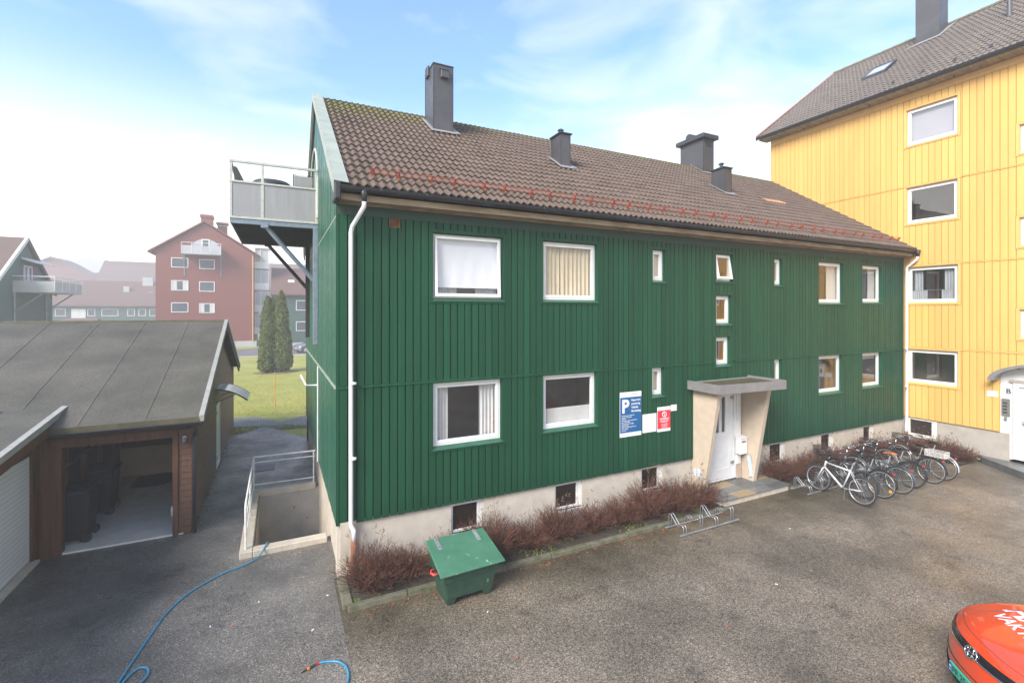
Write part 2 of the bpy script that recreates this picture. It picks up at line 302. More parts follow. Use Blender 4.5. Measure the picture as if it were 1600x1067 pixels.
# ------------------------------------------------------------------ mesh helpers
class Fr:
    def __init__(s, o=(0, 0, 0), u=(1, 0, 0), n=(0, -1, 0), w=(0, 0, 1)):
        s.o, s.u, s.n, s.w = Vector(o), Vector(u), Vector(n), Vector(w)
    def p(s, a, b, c): return s.o + s.u * a + s.n * b + s.w * c
W = Fr(n=(0, 1, 0))      # plain world / local axes: a=x, b=y, c=z
ORG = {}
class MB:
    def __init__(s, fr=None, tf=None): s.v = []; s.f = []; s.fr = fr or W; s.tf = tf
    def P(s, q):
        if s.tf: q = s.tf(q)
        s.v.append(s.fr.p(*q)); return len(s.v) - 1
    def hexa(s, q):
        i = [s.P(x) for x in q]
        for f in ((0, 1, 2, 3), (7, 6, 5, 4), (0, 4, 5, 1), (1, 5, 6, 2), (2, 6, 7, 3), (3, 7, 4, 0)): s.f.append([i[k] for k in f])
    def box(s, a0, a1, b0, b1, c0, c1):
        s.hexa([(a0, b0, c0), (a1, b0, c0), (a1, b1, c0), (a0, b1, c0), (a0, b0, c1), (a1, b0, c1), (a1, b1, c1), (a0, b1, c1)])
    def prism(s, poly, b0, b1):
        n = len(poly); i = [s.P((a, b0, c)) for a, c in poly]; j = [s.P((a, b1, c)) for a, c in poly]
        s.f.append(i[::-1]); s.f.append(j)
        for k in range(n): s.f.append([i[k], i[(k + 1) % n], j[(k + 1) % n], j[k]])
    def prism_a(s, poly, a0, a1):      # polygon in (b, c), extruded along a
        n = len(poly); i = [s.P((a0, b, c)) for b, c in poly]; j = [s.P((a1, b, c)) for b, c in poly]
        s.f.append(i[::-1]); s.f.append(j)
        for k in range(n): s.f.append([i[k], i[(k + 1) % n], j[(k + 1) % n], j[k]])
    def prism_c(s, poly, c0, c1):
        n = len(poly); i = [s.P((a, b, c0)) for a, b in poly]; j = [s.P((a, b, c1)) for a, b in poly]
        s.f.append(i[::-1]); s.f.append(j)
        for k in range(n): s.f.append([i[k], i[(k + 1) % n], j[(k + 1) % n], j[k]])
    def quad(s, *q): s.f.append([s.P(x) for x in q])
    def grid(s, rows, close=False):
        ii = [[s.P(x) for x in r] for r in rows]
        for a, b in zip(ii, ii[1:]):
            n = len(a)
            for k in range(n if close else n - 1): s.f.append([a[k], a[(k + 1) % n], b[(k + 1) % n], b[k]])
        return ii
    def tube(s, pts, r, n=8, closed=False, caps=True):
        pts = [Vector(p) for p in pts]; rr = r if isinstance(r, (list, tuple)) else [r] * len(pts)
        m = len(pts); rings = []; up = None
        for k in range(m):
            if closed: d = pts[(k + 1) % m] - pts[k - 1]
            else: d = pts[min(k + 1, m - 1)] - pts[max(k - 1, 0)]
            d.normalize()
            if up is None:
                up = Vector((0, 0, 1)) if abs(d.z) < .9 else Vector((1, 0, 0))
            x = d.cross(up)
            if x.length < 1e-5: x = d.cross(Vector((1, 0, 0)))
            x.normalize(); y = x.cross(d).normalized(); up = y
            rings.append([s.P(pts[k] + (x * math.cos(t) + y * math.sin(t)) * rr[k]) for t in [2 * math.pi * q / n for q in range(n)]])
        for k in range(m if closed else m - 1):
            a, b = rings[k], rings[(k + 1) % m]
            for q in range(n): s.f.append([a[q], a[(q + 1) % n], b[(q + 1) % n], b[q]])
        if caps and not closed: s.f.append(rings[0][::-1]); s.f.append(rings[-1])
    def ring(s, a0, a1, c0, c1, wd, b0, b1, wb=None):   # rectangular frame in the (a, c) plane
        wb = wd if wb is None else wb
        s.box(a0, a1, b0, b1, c1 - wd, c1); s.box(a0, a1, b0, b1, c0, c0 + wb)
        s.box(a0, a0 + wd, b0, b1, c0 + wb, c1 - wd); s.box(a1 - wd, a1, b0, b1, c0 + wb, c1 - wd)
    def add_mesh(s, me, fn):
        off = len(s.v)
        for v in me.vertices: s.P(fn(v.co))
        for p in me.polygons: s.f.append([off + k for k in p.vertices])
    def build(s, name, m, parent=None, smooth=False, bevel=0, loc=None, recalc=True, seg=1):
        o0 = ORG.get(parent.name, Vector((0, 0, 0))) if parent else (Vector(loc) if loc else Vector((0, 0, 0)))
        me = bpy.data.meshes.new(name); me.from_pydata([v - o0 for v in s.v], [], s.f)
        if recalc:
            b = bmesh.new(); b.from_mesh(me); bmesh.ops.recalc_face_normals(b, faces=b.faces); b.to_mesh(me); b.free()
        mm = M[m] if isinstance(m, str) else m
        me.materials.append(mm)
        if smooth: me.polygons.foreach_set('use_smooth', [True] * len(me.polygons))
        o = bpy.data.objects.new(name, me); COL.objects.link(o)
        if parent: o.parent = parent
        elif loc: o.location = loc
        ORG[o.name] = o0
        if bevel:
            bv = o.modifiers.new('bevel', 'BEVEL'); bv.width = bevel; bv.segments = seg; bv.limit_method = 'ANGLE'; bv.angle_limit = R(40)
        return o
def tag(o, label=None, cat=None, group=None, kind=None):
    if label: o['label'] = label
    if cat: o['category'] = cat
    if group: o['group'] = group
    if kind: o['kind'] = kind
    return o
def thing(name, label, cat, loc=(0, 0, 0), group=None):
    o = bpy.data.objects.new(name, None); COL.objects.link(o); o.location = loc; o.empty_display_size = .2
    ORG[o.name] = Vector(loc); return tag(o, label, cat, group)
def struct(o): o['kind'] = 'structure'; return o
def copy_tree(o, parent=None):
    c = o.copy(); COL.objects.link(c)
    if parent: c.parent = parent; c.matrix_parent_inverse = o.matrix_parent_inverse.copy()
    for ch in [x for x in list(COL.objects) if x.parent == o]: copy_tree(ch, c)
    return c
_tc = {}
def text(mb, s, a, c, size, b=.002, bold=.0, align='LEFT', fn=None):
    cu = bpy.data.curves.new('t', 'FONT'); cu.body = s; cu.size = size; cu.align_x = align; cu.offset = bold * size; cu.resolution_u = 3
    ob = bpy.data.objects.new('t', cu); COL.objects.link(ob)
    me = bpy.data.meshes.new_from_object(ob)
    mb.add_mesh(me, fn if fn else (lambda q: (a + q.x, b, c + q.y)))
    bpy.data.objects.remove(ob); bpy.data.curves.remove(cu); bpy.data.meshes.remove(me)

def strips(u0, u1, z0, z1, holes):
    """yield (a,b,lo,hi) covering the rectangle minus the holes"""
    us = sorted({u0, u1} | {x for h in holes for x in (h[0], h[1]) if u0 < x < u1})
    for a, b in zip(us, us[1:]):
        if b - a < .004: continue
        m = (a + b) / 2; t = z1(m) if callable(z1) else z1
        iv = [(z0, t)]
        for h in holes:
            if h[0] < m < h[1]:
                lo, hi = h[2], (h[3](m) if callable(h[3]) else h[3]); nv = []
                for p, q in iv:
                    if hi <= p or lo >= q: nv.append((p, q)); continue
                    if lo > p: nv.append((p, lo))
                    if hi < q: nv.append((hi, q))
                iv = nv
        for p, q in iv:
            if q - p > .01: yield a, b, p, q
def clad(mb, u0, u1, z0, z1, holes, pitch=.145, gap=.019, b0=0, th=.026, rnd=None):
    rnd = rnd or random.Random(3); k = 0; u = u0
    while u < u1 - .01:
        e = min(u + pitch, u1)
        proud = th + rnd.uniform(-.003, .003)
        for a, b, p, q in strips(u + gap / 2, e - gap / 2, z0, z1, holes):
            j = rnd.uniform(-.004, .004) if abs(p - z0) < 1e-6 else 0
            if callable(z1) and abs(q - z1((a + b) / 2)) < 1e-6:
                ta, tb = z1(a), z1(b)
                mb.hexa([(a, b0, p + j), (b, b0, p + j), (b, b0 + proud, p + j), (a, b0 + proud, p + j), (a, b0, ta), (b, b0, tb), (b, b0 + proud, tb), (a, b0 + proud, ta)])
            else: 
                # slightly chamfered board
                d = .004
                mb.prism_c([(a, b0), (a, b0 + proud - d), (a + d, b0 + proud), (b - d, b0 + proud), (b, b0 + proud - d), (b, b0)], p + j, q)
        u = e
def backing(mb, u0, u1, z0, z1, holes, b0=-.14, b1=0):
    for a, b, p, q in strips(u0, u1, z0, z1, holes): mb.box(a, b, b0, b1, p, q)
def casing(mb, h, wd=.08, th=.03, b_in=-.13):
    a0, a1, c0, c1 = h
    mb.box(a0 - wd, a1 + wd, .001, th, c1, c1 + wd * .75); mb.box(a0 - wd, a1 + wd, .001, th + .012, c0 - .06, c0 - .012)
    mb.box(a0 - wd, a0, .001, th, c0 - .012, c1); mb.box(a1, a1 + wd, .001, th, c0 - .012, c1)
    e = .012   # reveal lining
    mb.box(a0 - .002, a0 + e, b_in, .001, c0, c1); mb.box(a1 - e, a1 + .002, b_in, .001, c0, c1)
    mb.box(a0 + e, a1 - e, b_in, .001, c1 - e, c1 + .002); mb.box(a0 + e, a1 - e, b_in, .001, c0 - .002, c0 + .006)
def wavy(mb, a0, a1, c0, c1, b, amp=.025, pitch=.09):
    n = max(6, int((a1 - a0) / pitch * 6)); rows = []
    for c in (c0, (c0 + c1) / 2, c1):
        rows.append([(a0 + (a1 - a0) * k / n, b + amp * math.sin(2 * math.pi * (a0 + (a1 - a0) * k / n) / pitch + .6 * math.sin(k * .7)), c) for k in range(n + 1)])
    mb.grid(rows)
def window(fr, par, h, style='dark', tilt=0, sill='green_sill', name='window', group=None, fw=.048, sw=.05, frame_b=(-.125, -.06)):
    a0, a1, c0, c1 = h; a0 += .013; a1 -= .013; c0 += .03; c1 -= .013
    b0, b1 = frame_b
    fb = MB(fr); fb.ring(a0, a1, c0, c1, fw, b0, b1)
    win = fb.build(name, 'white', par, bevel=.004)
    if tilt:
        piv_c, piv_b = c1 - fw, b1
        def tf(q):
            a, b, c = q; db, dc = b - piv_b, c - piv_c; s_, k_ = math.sin(tilt), math.cos(tilt)
            return (a, piv_b + db * k_ - dc * s_, piv_c + dc * k_ + db * s_)
    else: tf = None
    sb = MB(fr, tf); i = fw - .012 if tilt else fw - .001
    g = .02 if tilt else 0
    sb.ring(a0 + i, a1 - i, c0 + i, c1 - i, sw, b0 + .012 + g, b1 + .008 + g, sw * 1.25)
    sash = sb.build('sash', 'white', win, bevel=.004)
    gb = MB(fr, tf); bb = (b0 + b1) / 2 + .01 + g; e = i + sw - .005
    gb.quad((a0 + e, bb, c0 + e), (a1 - e, bb, c0 + e), (a1 - e, bb, c1 - e), (a0 + e, bb, c1 - e))
    gb.build('pane', 'glass_strong' if (abs(a0) > 8.9 and fr is F) or fr is not F else 'glass', win, recalc=False)
    s2 = MB(fr); s2.hexa([(a0 - .005, b1 - .002, c0 - .012), (a1 + .005, b1 - .002, c0 - .012), (a1 + .03, .055, c0 - .05), (a0 - .03, .055, c0 - .05),
                          (a0 - .005, b1 - .002, c0 + .012), (a1 + .005, b1 - .002, c0 + .012), (a1 + .03, .055, c0 - .042), (a0 - .03, .055, c0 - .042)])
    s2.build('sill', sill, win)
    # the room behind
    ic = b0 - (.055 if not tilt else .09); D = 1.1
    rb = MB(fr)
    rb.quad((a0 - .3, b0 - D, c0 - .4), (a1 + .3, b0 - D, c0 - .4), (a1 + .3, b0 - D, c1 + .1), (a0 - .3, b0 - D, c1 + .1))
    for aa in (a0 - .3, a1 + .3): rb.quad((aa, b0 - .03, c0 - .4), (aa, b0 - D, c0 - .4), (aa, b0 - D, c1 + .1), (aa, b0 - .03, c1 + .1))
    for cc in (c0 - .4, c1 + .1): rb.quad((a0 - .3, b0 - .03, cc), (a1 + .3, b0 - .03, cc), (a1 + .3, b0 - D, cc), (a0 - .3, b0 - D, cc))
    rb.build('room', 'orange_room' if style == 'orange' else 'room', win, recalc=False)
    cb = MB(fr); cm = None; W_ = a1 - a0
    if style == 'blind':
        cm = 'blind'; cb.grid([[(a0 + .02 + (W_ - .04) * k / 16, ic + .075 + .012 * math.sin(k * 1.9 + j * .8) * j / 5, c0 + .22 + (c1 - c0 - .22) * (5 - j) / 5) for k in range(17)] for j in range(6)])
        x = MB(fr); wavy(x, a0 + .02, a0 + .55, c0 + .03, c0 + .3, ic - .02, .012, .06); wavy(x, a1 - .5, a1 - .02, c0 + .03, c0 + .3, ic - .02, .012, .06); x.build('curtain', 'curtain_g', win, recalc=False, smooth=True)
    elif style == 'grey_blind': cm = 'blind_grey'; cb.grid([[(a0 + .02 + (W_ - .04) * k / 6, ic, c0 + .02 + (c1 - c0 - .02) * j / 3) for k in range(7)] for j in range(4)])
    elif style == 'cream': cm = 'curtain_c'; wavy(cb, a0 + .01, a0 + W_ * .36, c0 + .02, c1, ic, .03, .11); wavy(cb, a0 + W_ * .38, a1 - .01, c0 + .02, c1, ic + .01, .03, .11)
    elif style == 'sides': cm = 'curtain_w'; wavy(cb, a0 + .02, a0 + W_ * .24, c0 + .02, c1, ic, .02, .08); wavy(cb, a1 - W_ * .30, a1 - .02, c0 + .02, c1, ic, .02, .08)
    elif style == 'side_right': cm = 'curtain_w'; wavy(cb, a1 - W_ * .42, a1 - .02, c0 + .02, c1, ic, .02, .1)
    elif style == 'pleat':
        cm = 'curtain_w'; n = 20
        cb.grid([[(a, ic + .04 + .01 * (k % 2), c0 + .06 + (.36) * k / n) for a in (a0 + .05, a1 - .05)] for k in range(n + 1)])
    elif style == 'beige': cm = 'curtain_c'; cb.quad((a0 + .03, ic + .03, c0), (a1 - .03, ic + .03, c0), (a1 - .03, ic + .03, c1), (a0 + .03, ic + .03, c1))
    elif style == 'cafe':
        cm = 'curtain_g'; wavy(cb, a0 + .05, a0 + W_ * .36, c0 + .02, c0 + .42, ic, .015, .06); wavy(cb, a0 + .12, a0 + W_ * .27, c0 + .42, c1, ic, .02, .08)
        wavy(cb, a1 - W_ * .36, a1 - .05, c0 + .02, c0 + .42, ic, .015, .06); wavy(cb, a1 - W_ * .30, a1 - .1, c0 + .42, c1, ic, .02, .08)
        cb.tube([(a0 + .03, ic + .01, c0 + .42), (a1 - .03, ic + .01, c0 + .42)], .006, 5)
    elif style == 'valance': cm = 'curtain_w'; wavy(cb, a0 + .05, a1 - .05, c1 - .22, c1, ic, .015, .09)
    if cm: cb.build('curtain', cm, win, recalc=False, smooth=True)
    return win
def tiles(o, u, s, nrm, Wd, L, pitch=.15, course=.33, amp=.021, step=.034, spw=8, u_start=0, s_start=0, name='roof', m='tiles', par=None, seed=1, lift=0):
    """pantile roof; mesh local axes = (u, s, n) so the material can use them"""
    rnd = random.Random(seed); nu = int(round(Wd / pitch * spw)); nc = int(math.ceil(L / course))
    verts = []; faces = []; row = nu + 1
    for j in range(nc):
        s0 = j * course; s1 = min((j + 1) * course, L)
        for (ss, hh) in ((s0, step), (s1, .0)):
            jit = {}
            for k in range(row):
                uu = Wd * k / nu; ti = int((u_start + uu) / (pitch * 2))
                if ti not in jit: jit[ti] = (rnd.uniform(-.003, .004), rnd.uniform(-.006, .006))
                ph = 2 * math.pi * (u_start + uu) / pitch
                wv = amp * (math.sin(ph) + .25 * math.sin(2 * ph))
                sj = jit[ti][1] if hh else 0
                verts.append((uu, ss + sj, lift + wv + hh + (jit[ti][0] if hh else 0)))
    nr = 2 * nc
    for r in range(nr - 1):
        for k in range(nu): faces.append([r * row + k, r * row + k + 1, (r + 1) * row + k + 1, (r + 1) * row + k])
    base = len(verts)   # eave underside edge
    for k in range(row): v = verts[k]; verts.append((v[0], v[1], v[2] - .025)); 
    for k in range(nu): faces.append([base + k, base + k + 1, k + 1, k])
    me = bpy.data.meshes.new(name); me.from_pydata(verts, [], faces); me.materials.append(M[m])
    ob = bpy.data.objects.new(name, me); COL.objects.link(ob)
    U, Sv, N = Vector(u).normalized(), Vector(s).normalized(), Vector(nrm).normalized()
    mt = Matrix(((U.x, Sv.x, N.x, o[0]), (U.y, Sv.y, N.y, o[1]), (U.z, Sv.z, N.z, o[2]), (0, 0, 0, 1)))
    if par: ob.parent = par; mt = Matrix.Translation(-ORG[par.name]) @ mt
    ob.matrix_local = mt; ORG[ob.name] = ORG[par.name] if par else Vector((0, 0, 0))
    return ob

# ================================================================== GROUND
# one big sheet with the stairwell cut out, then asphalt / lawn / road sheets 4 mm apart
WELL = (-.42, .965, 10.42, 13.52)
def sheet(name, x0, x1, y0, y1, z, m, holes=()):
    b = MB()
    for a, c, p, q in strips(x0, x1, y0, y1, list(holes)): b.quad((a, p, z), (c, p, z), (c, q, z), (a, q, z))
    return struct(b.build(name, m, recalc=False))
sheet('ground', -400, 400, -150, 500, -.012, 'grass', [WELL])
sheet('parking_yard', .86, 40, -12, 9.0, -.004, 'asphalt_yard')
dv = MB()
# driveway left of the seam and between the garages and the house, ragged far end
dv.quad((-14, -12, 0), (.86, -12, 0), (.86, 8.7, 0), (-14, 8.7, 0)); dv.quad((-14, 8.7, 0), (1.0, 8.7, 0), (1.0, WELL[2], 0), (-14, WELL[2], 0))
dv.quad((-14, WELL[2], 0), (WELL[0], WELL[2], 0), (WELL[0], WELL[3], 0), (-14, WELL[3], 0))
dv.f.append([dv.P((x, y, 0)) for x, y in [(-14, WELL[3]), (1.0, WELL[3]), (1.0, 19.0), (.5, 19.6), (.1, 20.6), (-.35, 21.2), (-.8, 21.4), (-1.2, 21.0), (-1.6, 20.2), (-14, 20.2)]])
struct(dv.build('driveway', 'asphalt_drive', recalc=False))
gl = random.Random(21)
lawn = MB(); lawn.f.append([lawn.P((x, y, -.006)) for x, y in [(-40, 20.4), (-1.6, 20.4), (1.2, 19.2), (30, 19.2), (30, 55), (-40, 54)]])
struct(lawn.build('lawn', 'grass', recalc=False))
pv = MB(); pts_up = [(-8, 25.4), (-1.7, 23.9), (-.9, 23.7), (.1, 22.2), (1.1, 23.1), (4, 25.5)]; pts_dn = [(-8, 23.0), (-1.6, 21.8), (-.8, 21.5), (.1, 20.7), (1.2, 21.0), (4, 23)]
pv.grid([[(x, y, .002) for x, y in pts_dn], [(x, y, .002) for x, y in pts_up]]); struct(pv.build('paving_path', 'paver', recalc=False))
sheet('road', -60, 60, 55.5, 71.0, .006, 'road')
b = MB(); b.box(-60, 60, 55.25, 55.45, -.01, .08); struct(b.build('road_kerb', 'concrete'))
gs = MB(); gs.f.append([gs.P(q) for q in [(-9, 66, .03), (-4.2, 66, .03), (-.4, 70.9, .03), (-9, 70.9, .03)]]); struct(gs.build('grass_verge', 'grass', recalc=False))
# planting bed soil and kerb
pb = MB(); nx, ny = 60, 6
pb.grid([[(1.0 + 8.45 * i / nx, 7.72 + (8.7 - 7.72) * j / ny, .05 + .03 * noise.noise(Vector((i * .31, j * .6, 0)))) for i in range(nx + 1)] for j in range(ny + 1)])
pb.grid([[(11.95 + 7.0 * i / nx, 7.86 + (8.7 - 7.86) * j / ny, .035 + .025 * noise.noise(Vector((i * .31, j * .6, 4)))) for i in range(nx + 1)] for j in range(ny + 1)])
pb.grid([[(18.35 + 1.15 * i / 6, 6.7 + (8.7 - 6.7) * j / 12, .06 + .025 * noise.noise(Vector((i * .31, j * .6, 9)))) for i in range(7)] for j in range(13)])
struct(pb.build('planting_bed', 'soil', smooth=True, recalc=False))
kb = MB(); rk = random.Random(5); x = .96
while x < 9.3:
    L = min(rk.uniform(.75, 1.05), 9.38 - x); d = rk.uniform(-.012, .012); h = .075 + rk.uniform(-.01, .01)
    kb.box(x + .006, x + L - .006, 7.635 + d, 7.74 + d, -.05, h); x += L
kb.box(.90, 1.05, 7.75, 8.62, -.05, .08)
x = 12.0
while x < 18.3:
    L = min(rk.uniform(.75, 1.05), 18.32 - x); kb.box(x + .006, x + L - .006, 7.80, 7.885, -.05, .045); x += L
struct(kb.build('kerb', 'kerbstone', bevel=.012, seg=2))

# ================================================================== GREEN HOUSE
HX0, HX1, HY, HB = .92, 19.5, 8.68, 18.6
RY, RZ, EY, EZ = 13.58, 10.37, 8.28, 6.76
SL = (RZ - EZ) / (RY - EY); ANG = math.atan(SL)
gh = thing('apartment_house', 'long two-storey dark green timber-clad house with a brown tiled roof beside the parking yard', 'house', (HX0, HY, 0))
F = Fr((0, HY, 0), (1, 0, 0), (0, -1, 0))           # front wall: a = x, b = outward
G = Fr((HX0, 0, 0), (0, -1, 0), (-1, 0, 0))          # gable wall: a = -y
UP = [((2.62, 4.09, 4.86, 6.14), 'blind', .045), ((5.02, 6.43, 4.86, 6.15), 'cream', 0), ((8.06, 8.46, 5.36, 6.14), 'beige', 0), ((10.22, 10.86, 5.42, 6.16), 'orange', .17),
      ((10.22, 10.80, 4.30, 5.07), 'orange', 0), ((10.22, 10.76, 3.22, 3.98), 'orange', 0), ((12.56, 12.92, 5.38, 6.15), 'beige', 0), ((14.62, 15.88, 4.88, 6.16), 'side_right', 0), ((16.95, 18.10, 4.92, 6.16), 'side_right', 0)]
LO = [((2.62, 4.07, 2.03, 3.29), 'sides', 0), ((5.02, 6.42, 2.09, 3.29), 'pleat', 0), ((8.04, 8.42, 2.59, 3.29), 'beige', 0), ((12.56, 12.90, 2.59, 3.29), 'beige', 0),
      ((14.62, 15.84, 2.13, 3.30), 'dark', 0), ((16.95, 18.10, 2.16, 3.30), 'valance', 0)]
BS = [(3.00, 3.68, .33, .90), (5.35, 6.05, .33, .90), (7.76, 8.42, .33, .90), (12.44, 13.10, .33, .90), (14.84, 15.46, .33, .90), (17.12, 17.70, .33, .90)]
DOOR = (9.53, 11.2, .16, 2.7)
ho = [h for h, s_, t_ in UP + LO]
ex = [(a - .08, b_ + .08, c - .06, d + .06) for a, b_, c, d in ho] + [(9.40, 11.42, 0, 2.72)]
VENT = (1.80, 2.0, 6.17, 6.34)
wb = MB(F)
exu = ex + [(VENT[0] - .02, VENT[1] + .02, VENT[2], 6.5)]
clad(wb, HX0 + .02, HX1 - .005, .93, 3.295, ex, rnd=random.Random(11)); clad(wb, HX0 + .02, HX1 - .005, 3.335, 6.33, exu, rnd=random.Random(12))
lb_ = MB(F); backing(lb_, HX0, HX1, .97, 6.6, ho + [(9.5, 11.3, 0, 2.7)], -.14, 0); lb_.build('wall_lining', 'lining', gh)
wb.box(HX0 - .028, HX0 + .02, -.02, .026, .93, 6.5)
wall = wb.build('front_wall', 'green', gh)
tb = MB(F)
for h in ho: casing(tb, h)
for a, b_ in ((HX0, 8.5), (8.5, 10.1), (10.95, HX1 - .03)):     # band flashing, broken at the stair window
    tb.hexa([(a, 0, 3.30), (b_, 0, 3.30), (b_, .045, 3.295), (a, .045, 3.295), (a, 0, 3.345), (b_, 0, 3.345), (b_, .045, 3.315), (a, .045, 3.315)])
tb.build('window_casing', 'green', gh, bevel=.003)
fb = MB(F); fb.box(HX0 - .02, HX1 - .005, .002, .03, 6.332, 6.50); fb.build('frieze_board', 'green_dark', gh)
for h, st, tl in UP + LO: window(F, gh, h, st, tl)
fnd = MB(F); backing(fnd, HX0 - .0, HX1, -2.3, .972, BS + [(9.5, 11.3, 0, 2.7)], -.30, -.03)
fnd.build('foundation', 'render', gh)
for h in BS:
    m = MB(F); m.ring(h[0], h[1], h[2], h[3], .05, -.13, -.07); m.box(h[1] - .12, h[1] - .05, -.12, -.075, h[2] + .05, h[3] - .05)
    wn = m.build('basement_window', 'white_dirty', gh, bevel=.004)
    m = MB(F); m.box(h[0] + .05, h[1] - .12, -.11, -.10, h[2] + .05, h[3] - .05); m.build('pane', 'cellar', wn)
    m = MB(F); m.box(h[0] - .01, h[1] + .01, -.07, -.02, h[2] - .05, h[2]); m.build('sill', 'white_dirty', wn)
v = MB(F); v.ring(VENT[0], VENT[1], VENT[2], VENT[3], .015, .001, .03)
for k in range(7): v.box(VENT[0] + .015, VENT[1] - .015, .006, .022, VENT[2] + .02 + k * .019, VENT[2] + .031 + k * .019)
v.build('vent_grille', 'rust', gh)
# gable wall, with the arched opening
def gtop(a):
    y = -a; return 6.62 + SL * (y - HY) + .02 if y < RY else 6.62 + SL * (RY - HY) - (y - RY) * SL + .02
AC, AR, AZ0 = -14.15, 1.35, 7.0
def arch(a):
    d = AR * AR - (a - AC) ** 2; return 7.75 + .98 * math.sqrt(max(d, 0)) if d > 0 else 7.75
gw = MB(G)
clad(gw, -HB, -HY - .0, .93, 3.30, [], .145, .012, rnd=random.Random(4)); clad(gw, -HB, -HY, 3.34, 6.28, [], .145, .012, rnd=random.Random(5))
clad(gw, -HB, -HY, 6.31, gtop, [(AC - AR, AC + AR, AZ0, arch)], .145, .012, rnd=random.Random(6))
for a, b_, p, q in strips(-HB, -HY, .97, gtop, [(AC - AR, AC + AR, AZ0, 9.1)]):
    n = 1 if q < 6 else 34
    for k in range(n):
        x0, x1 = a + (b_ - a) * k / n, a + (b_ - a) * (k + 1) / n
        gw.hexa([(x0, -.14, p), (x1, -.14, p), (x1, 0, p), (x0, 0, p), (x0, -.14, max(p, gtop(x0) if q > 6.5 else q)), (x1, -.14, max(p, gtop(x1) if q > 6.5 else q)), (x1, 0, max(p, gtop(x1) if q > 6.5 else q)), (x0, 0, max(p, gtop(x0) if q > 6.5 else q))])
gw.build('gable_wall', 'green_gable', gh)
m = MB(G); m.box(-HB, -HY + .02, .0, .05, 3.30, 3.335); m.box(-HB, -HY + .02, .0, .03, 6.28, 6.305); m.build('gable_flashing', 'verge', gh)
m = MB(G); backing(m, -HB, -HY + .03, -2.3, .972, [], -.3, -.04); m.build('gable_foundation', 'concrete', gh)
m = MB(G); arc = [(AC + AR * math.cos(t), .03, 7.75 + .98 * AR * math.sin(t)) for t in [math.pi * k / 20 for k in range(21)]]
m.tube([(AC + AR, .03, AZ0)] + arc + [(AC - AR, .03, AZ0)], .035, 6)
dd = m.build('balcony_door', 'rail', gh)
m = MB(G); m.f.append([m.P((a, -.3, c)) for a, b_, c in [(AC + AR, 0, AZ0)] + arc + [(AC - AR, 0, AZ0)]]); m.build('pane', 'far_pane', dd, recalc=False)
m = MB(G); m.ring(AC - .45, AC + .45, AZ0, 9.0, .08, -.28, -.22); m.build('door_frame', 'white', dd)
m = MB(G)
m.tube([(-12.55, .05, .95), (-12.55, .05, 3.3)], .016, 6); m.build('conduit', 'white', gh)
# back wall and far end (plain, never faced from the yard)
m = MB(); m.box(HX0, HX1, HB - .14, HB, -2, 6.6); m.build('back_wall', 'green', gh)
m = MB(); m.box(HX0 + .2, HX1 - .2, HY + 1.6, HB - .2, -2.2, 6.5); m.prism_a([(HY + .12, 6.45), (HB - .12, 6.45), (RY, RZ - .22)], HX0 + .2, HX1 - .1); m.build('core', 'room', gh)
# roof
U = (1, 0, 0); Sv = (0, math.cos(ANG), math.sin(ANG)); N = (0, -math.sin(ANG), math.cos(ANG)); RL = (RY - EY) / math.cos(ANG)
roof = tiles((1.02, EY, EZ), U, Sv, N, HX1 - 1.02, RL, par=gh, seed=3)
m = MB()
m.quad((HX0 - .06, EY + .05, EZ - .05), (HX1, EY + .05, EZ - .05), (HX1, RY, RZ - .06), (HX0 - .06, RY, RZ - .06))
m.quad((HX0 - .06, RY, RZ - .06), (HX1, RY, RZ - .06), (HX1, 2 * RY - EY, EZ - .05), (HX0 - .06, 2 * RY - EY, EZ - .05))
m.build('roof_deck', 'brown_dark', gh, recalc=False)
tiles((HX1, 2 * RY - EY, EZ), (-1, 0, 0), (0, -math.cos(ANG), math.sin(ANG)), (0, math.sin(ANG), math.cos(ANG)), HX1 - 1.02, RL, par=gh, seed=4, name='back_roof')
tiles((15.15, EY + 3.0 * math.cos(ANG) + .0, EZ + 3.0 * math.sin(ANG)), U, Sv, N, 1.05, .33 * 1, par=gh, seed=8, m='tiles_new', name='replacement_tiles', lift=.012, u_start=15.15 - 1.02)
m = MB()    # ridge tiles
x = .98; rr = random.Random(9)
while x < HX1:
    L = .42; dz = rr.uniform(-.008, .012)
    rows = []
    for xx, k in ((x - .02, 1.07), (x + L, .95)):
        rows.append([(xx, RY + .16 * k * math.cos(t), RZ - .055 + dz + .135 * k * math.sin(t)) for t in [math.pi * j / 8 for j in range(9)]])
    ids = m.grid(rows); m.f.append(ids[0]); x += L
m.build('ridge_tiles', 'ridge', roof, recalc=True)
m = MB()    # pale sheet over the verge, front and back slope, with its outer drop
def slz(y, off=0): return EZ + SL * (min(y, 2 * RY - y) - EY) + off
for ya, yb in ((EY - .06, EY + 1.75), (EY + 1.77, EY + 3.6), (EY + 3.62, RY), (RY, RY + 2.6), (RY + 2.62, 2 * RY - EY)):
    h = .09
    m.hexa([(HX0 - .10, ya, slz(ya, h - .012)), (1.05, ya, slz(ya, h - .03)), (1.05, yb, slz(yb, h - .03)), (HX0 - .10, yb, slz(yb, h - .012)),
            (HX0 - .10, ya, slz(ya, h)), (1.05, ya, slz(ya, h - .015)), (1.05, yb, slz(yb, h - .015)), (HX0 - .10, yb, slz(yb, h))])
    m.hexa([(HX0 - .115, ya, slz(ya, -.13)), (HX0 - .102, ya, slz(ya, -.13)), (HX0 - .102, yb, slz(yb, -.13)), (HX0 - .115, yb, slz(yb, -.13)),
            (HX0 - .115, ya, slz(ya, h)), (HX0 - .102, ya, slz(ya, h)), (HX0 - .102, yb, slz(yb, h)), (HX0 - .115, yb, slz(yb, h))])
m.build('verge_sheet', 'verge', gh)
m = MB()    # bargeboard under it
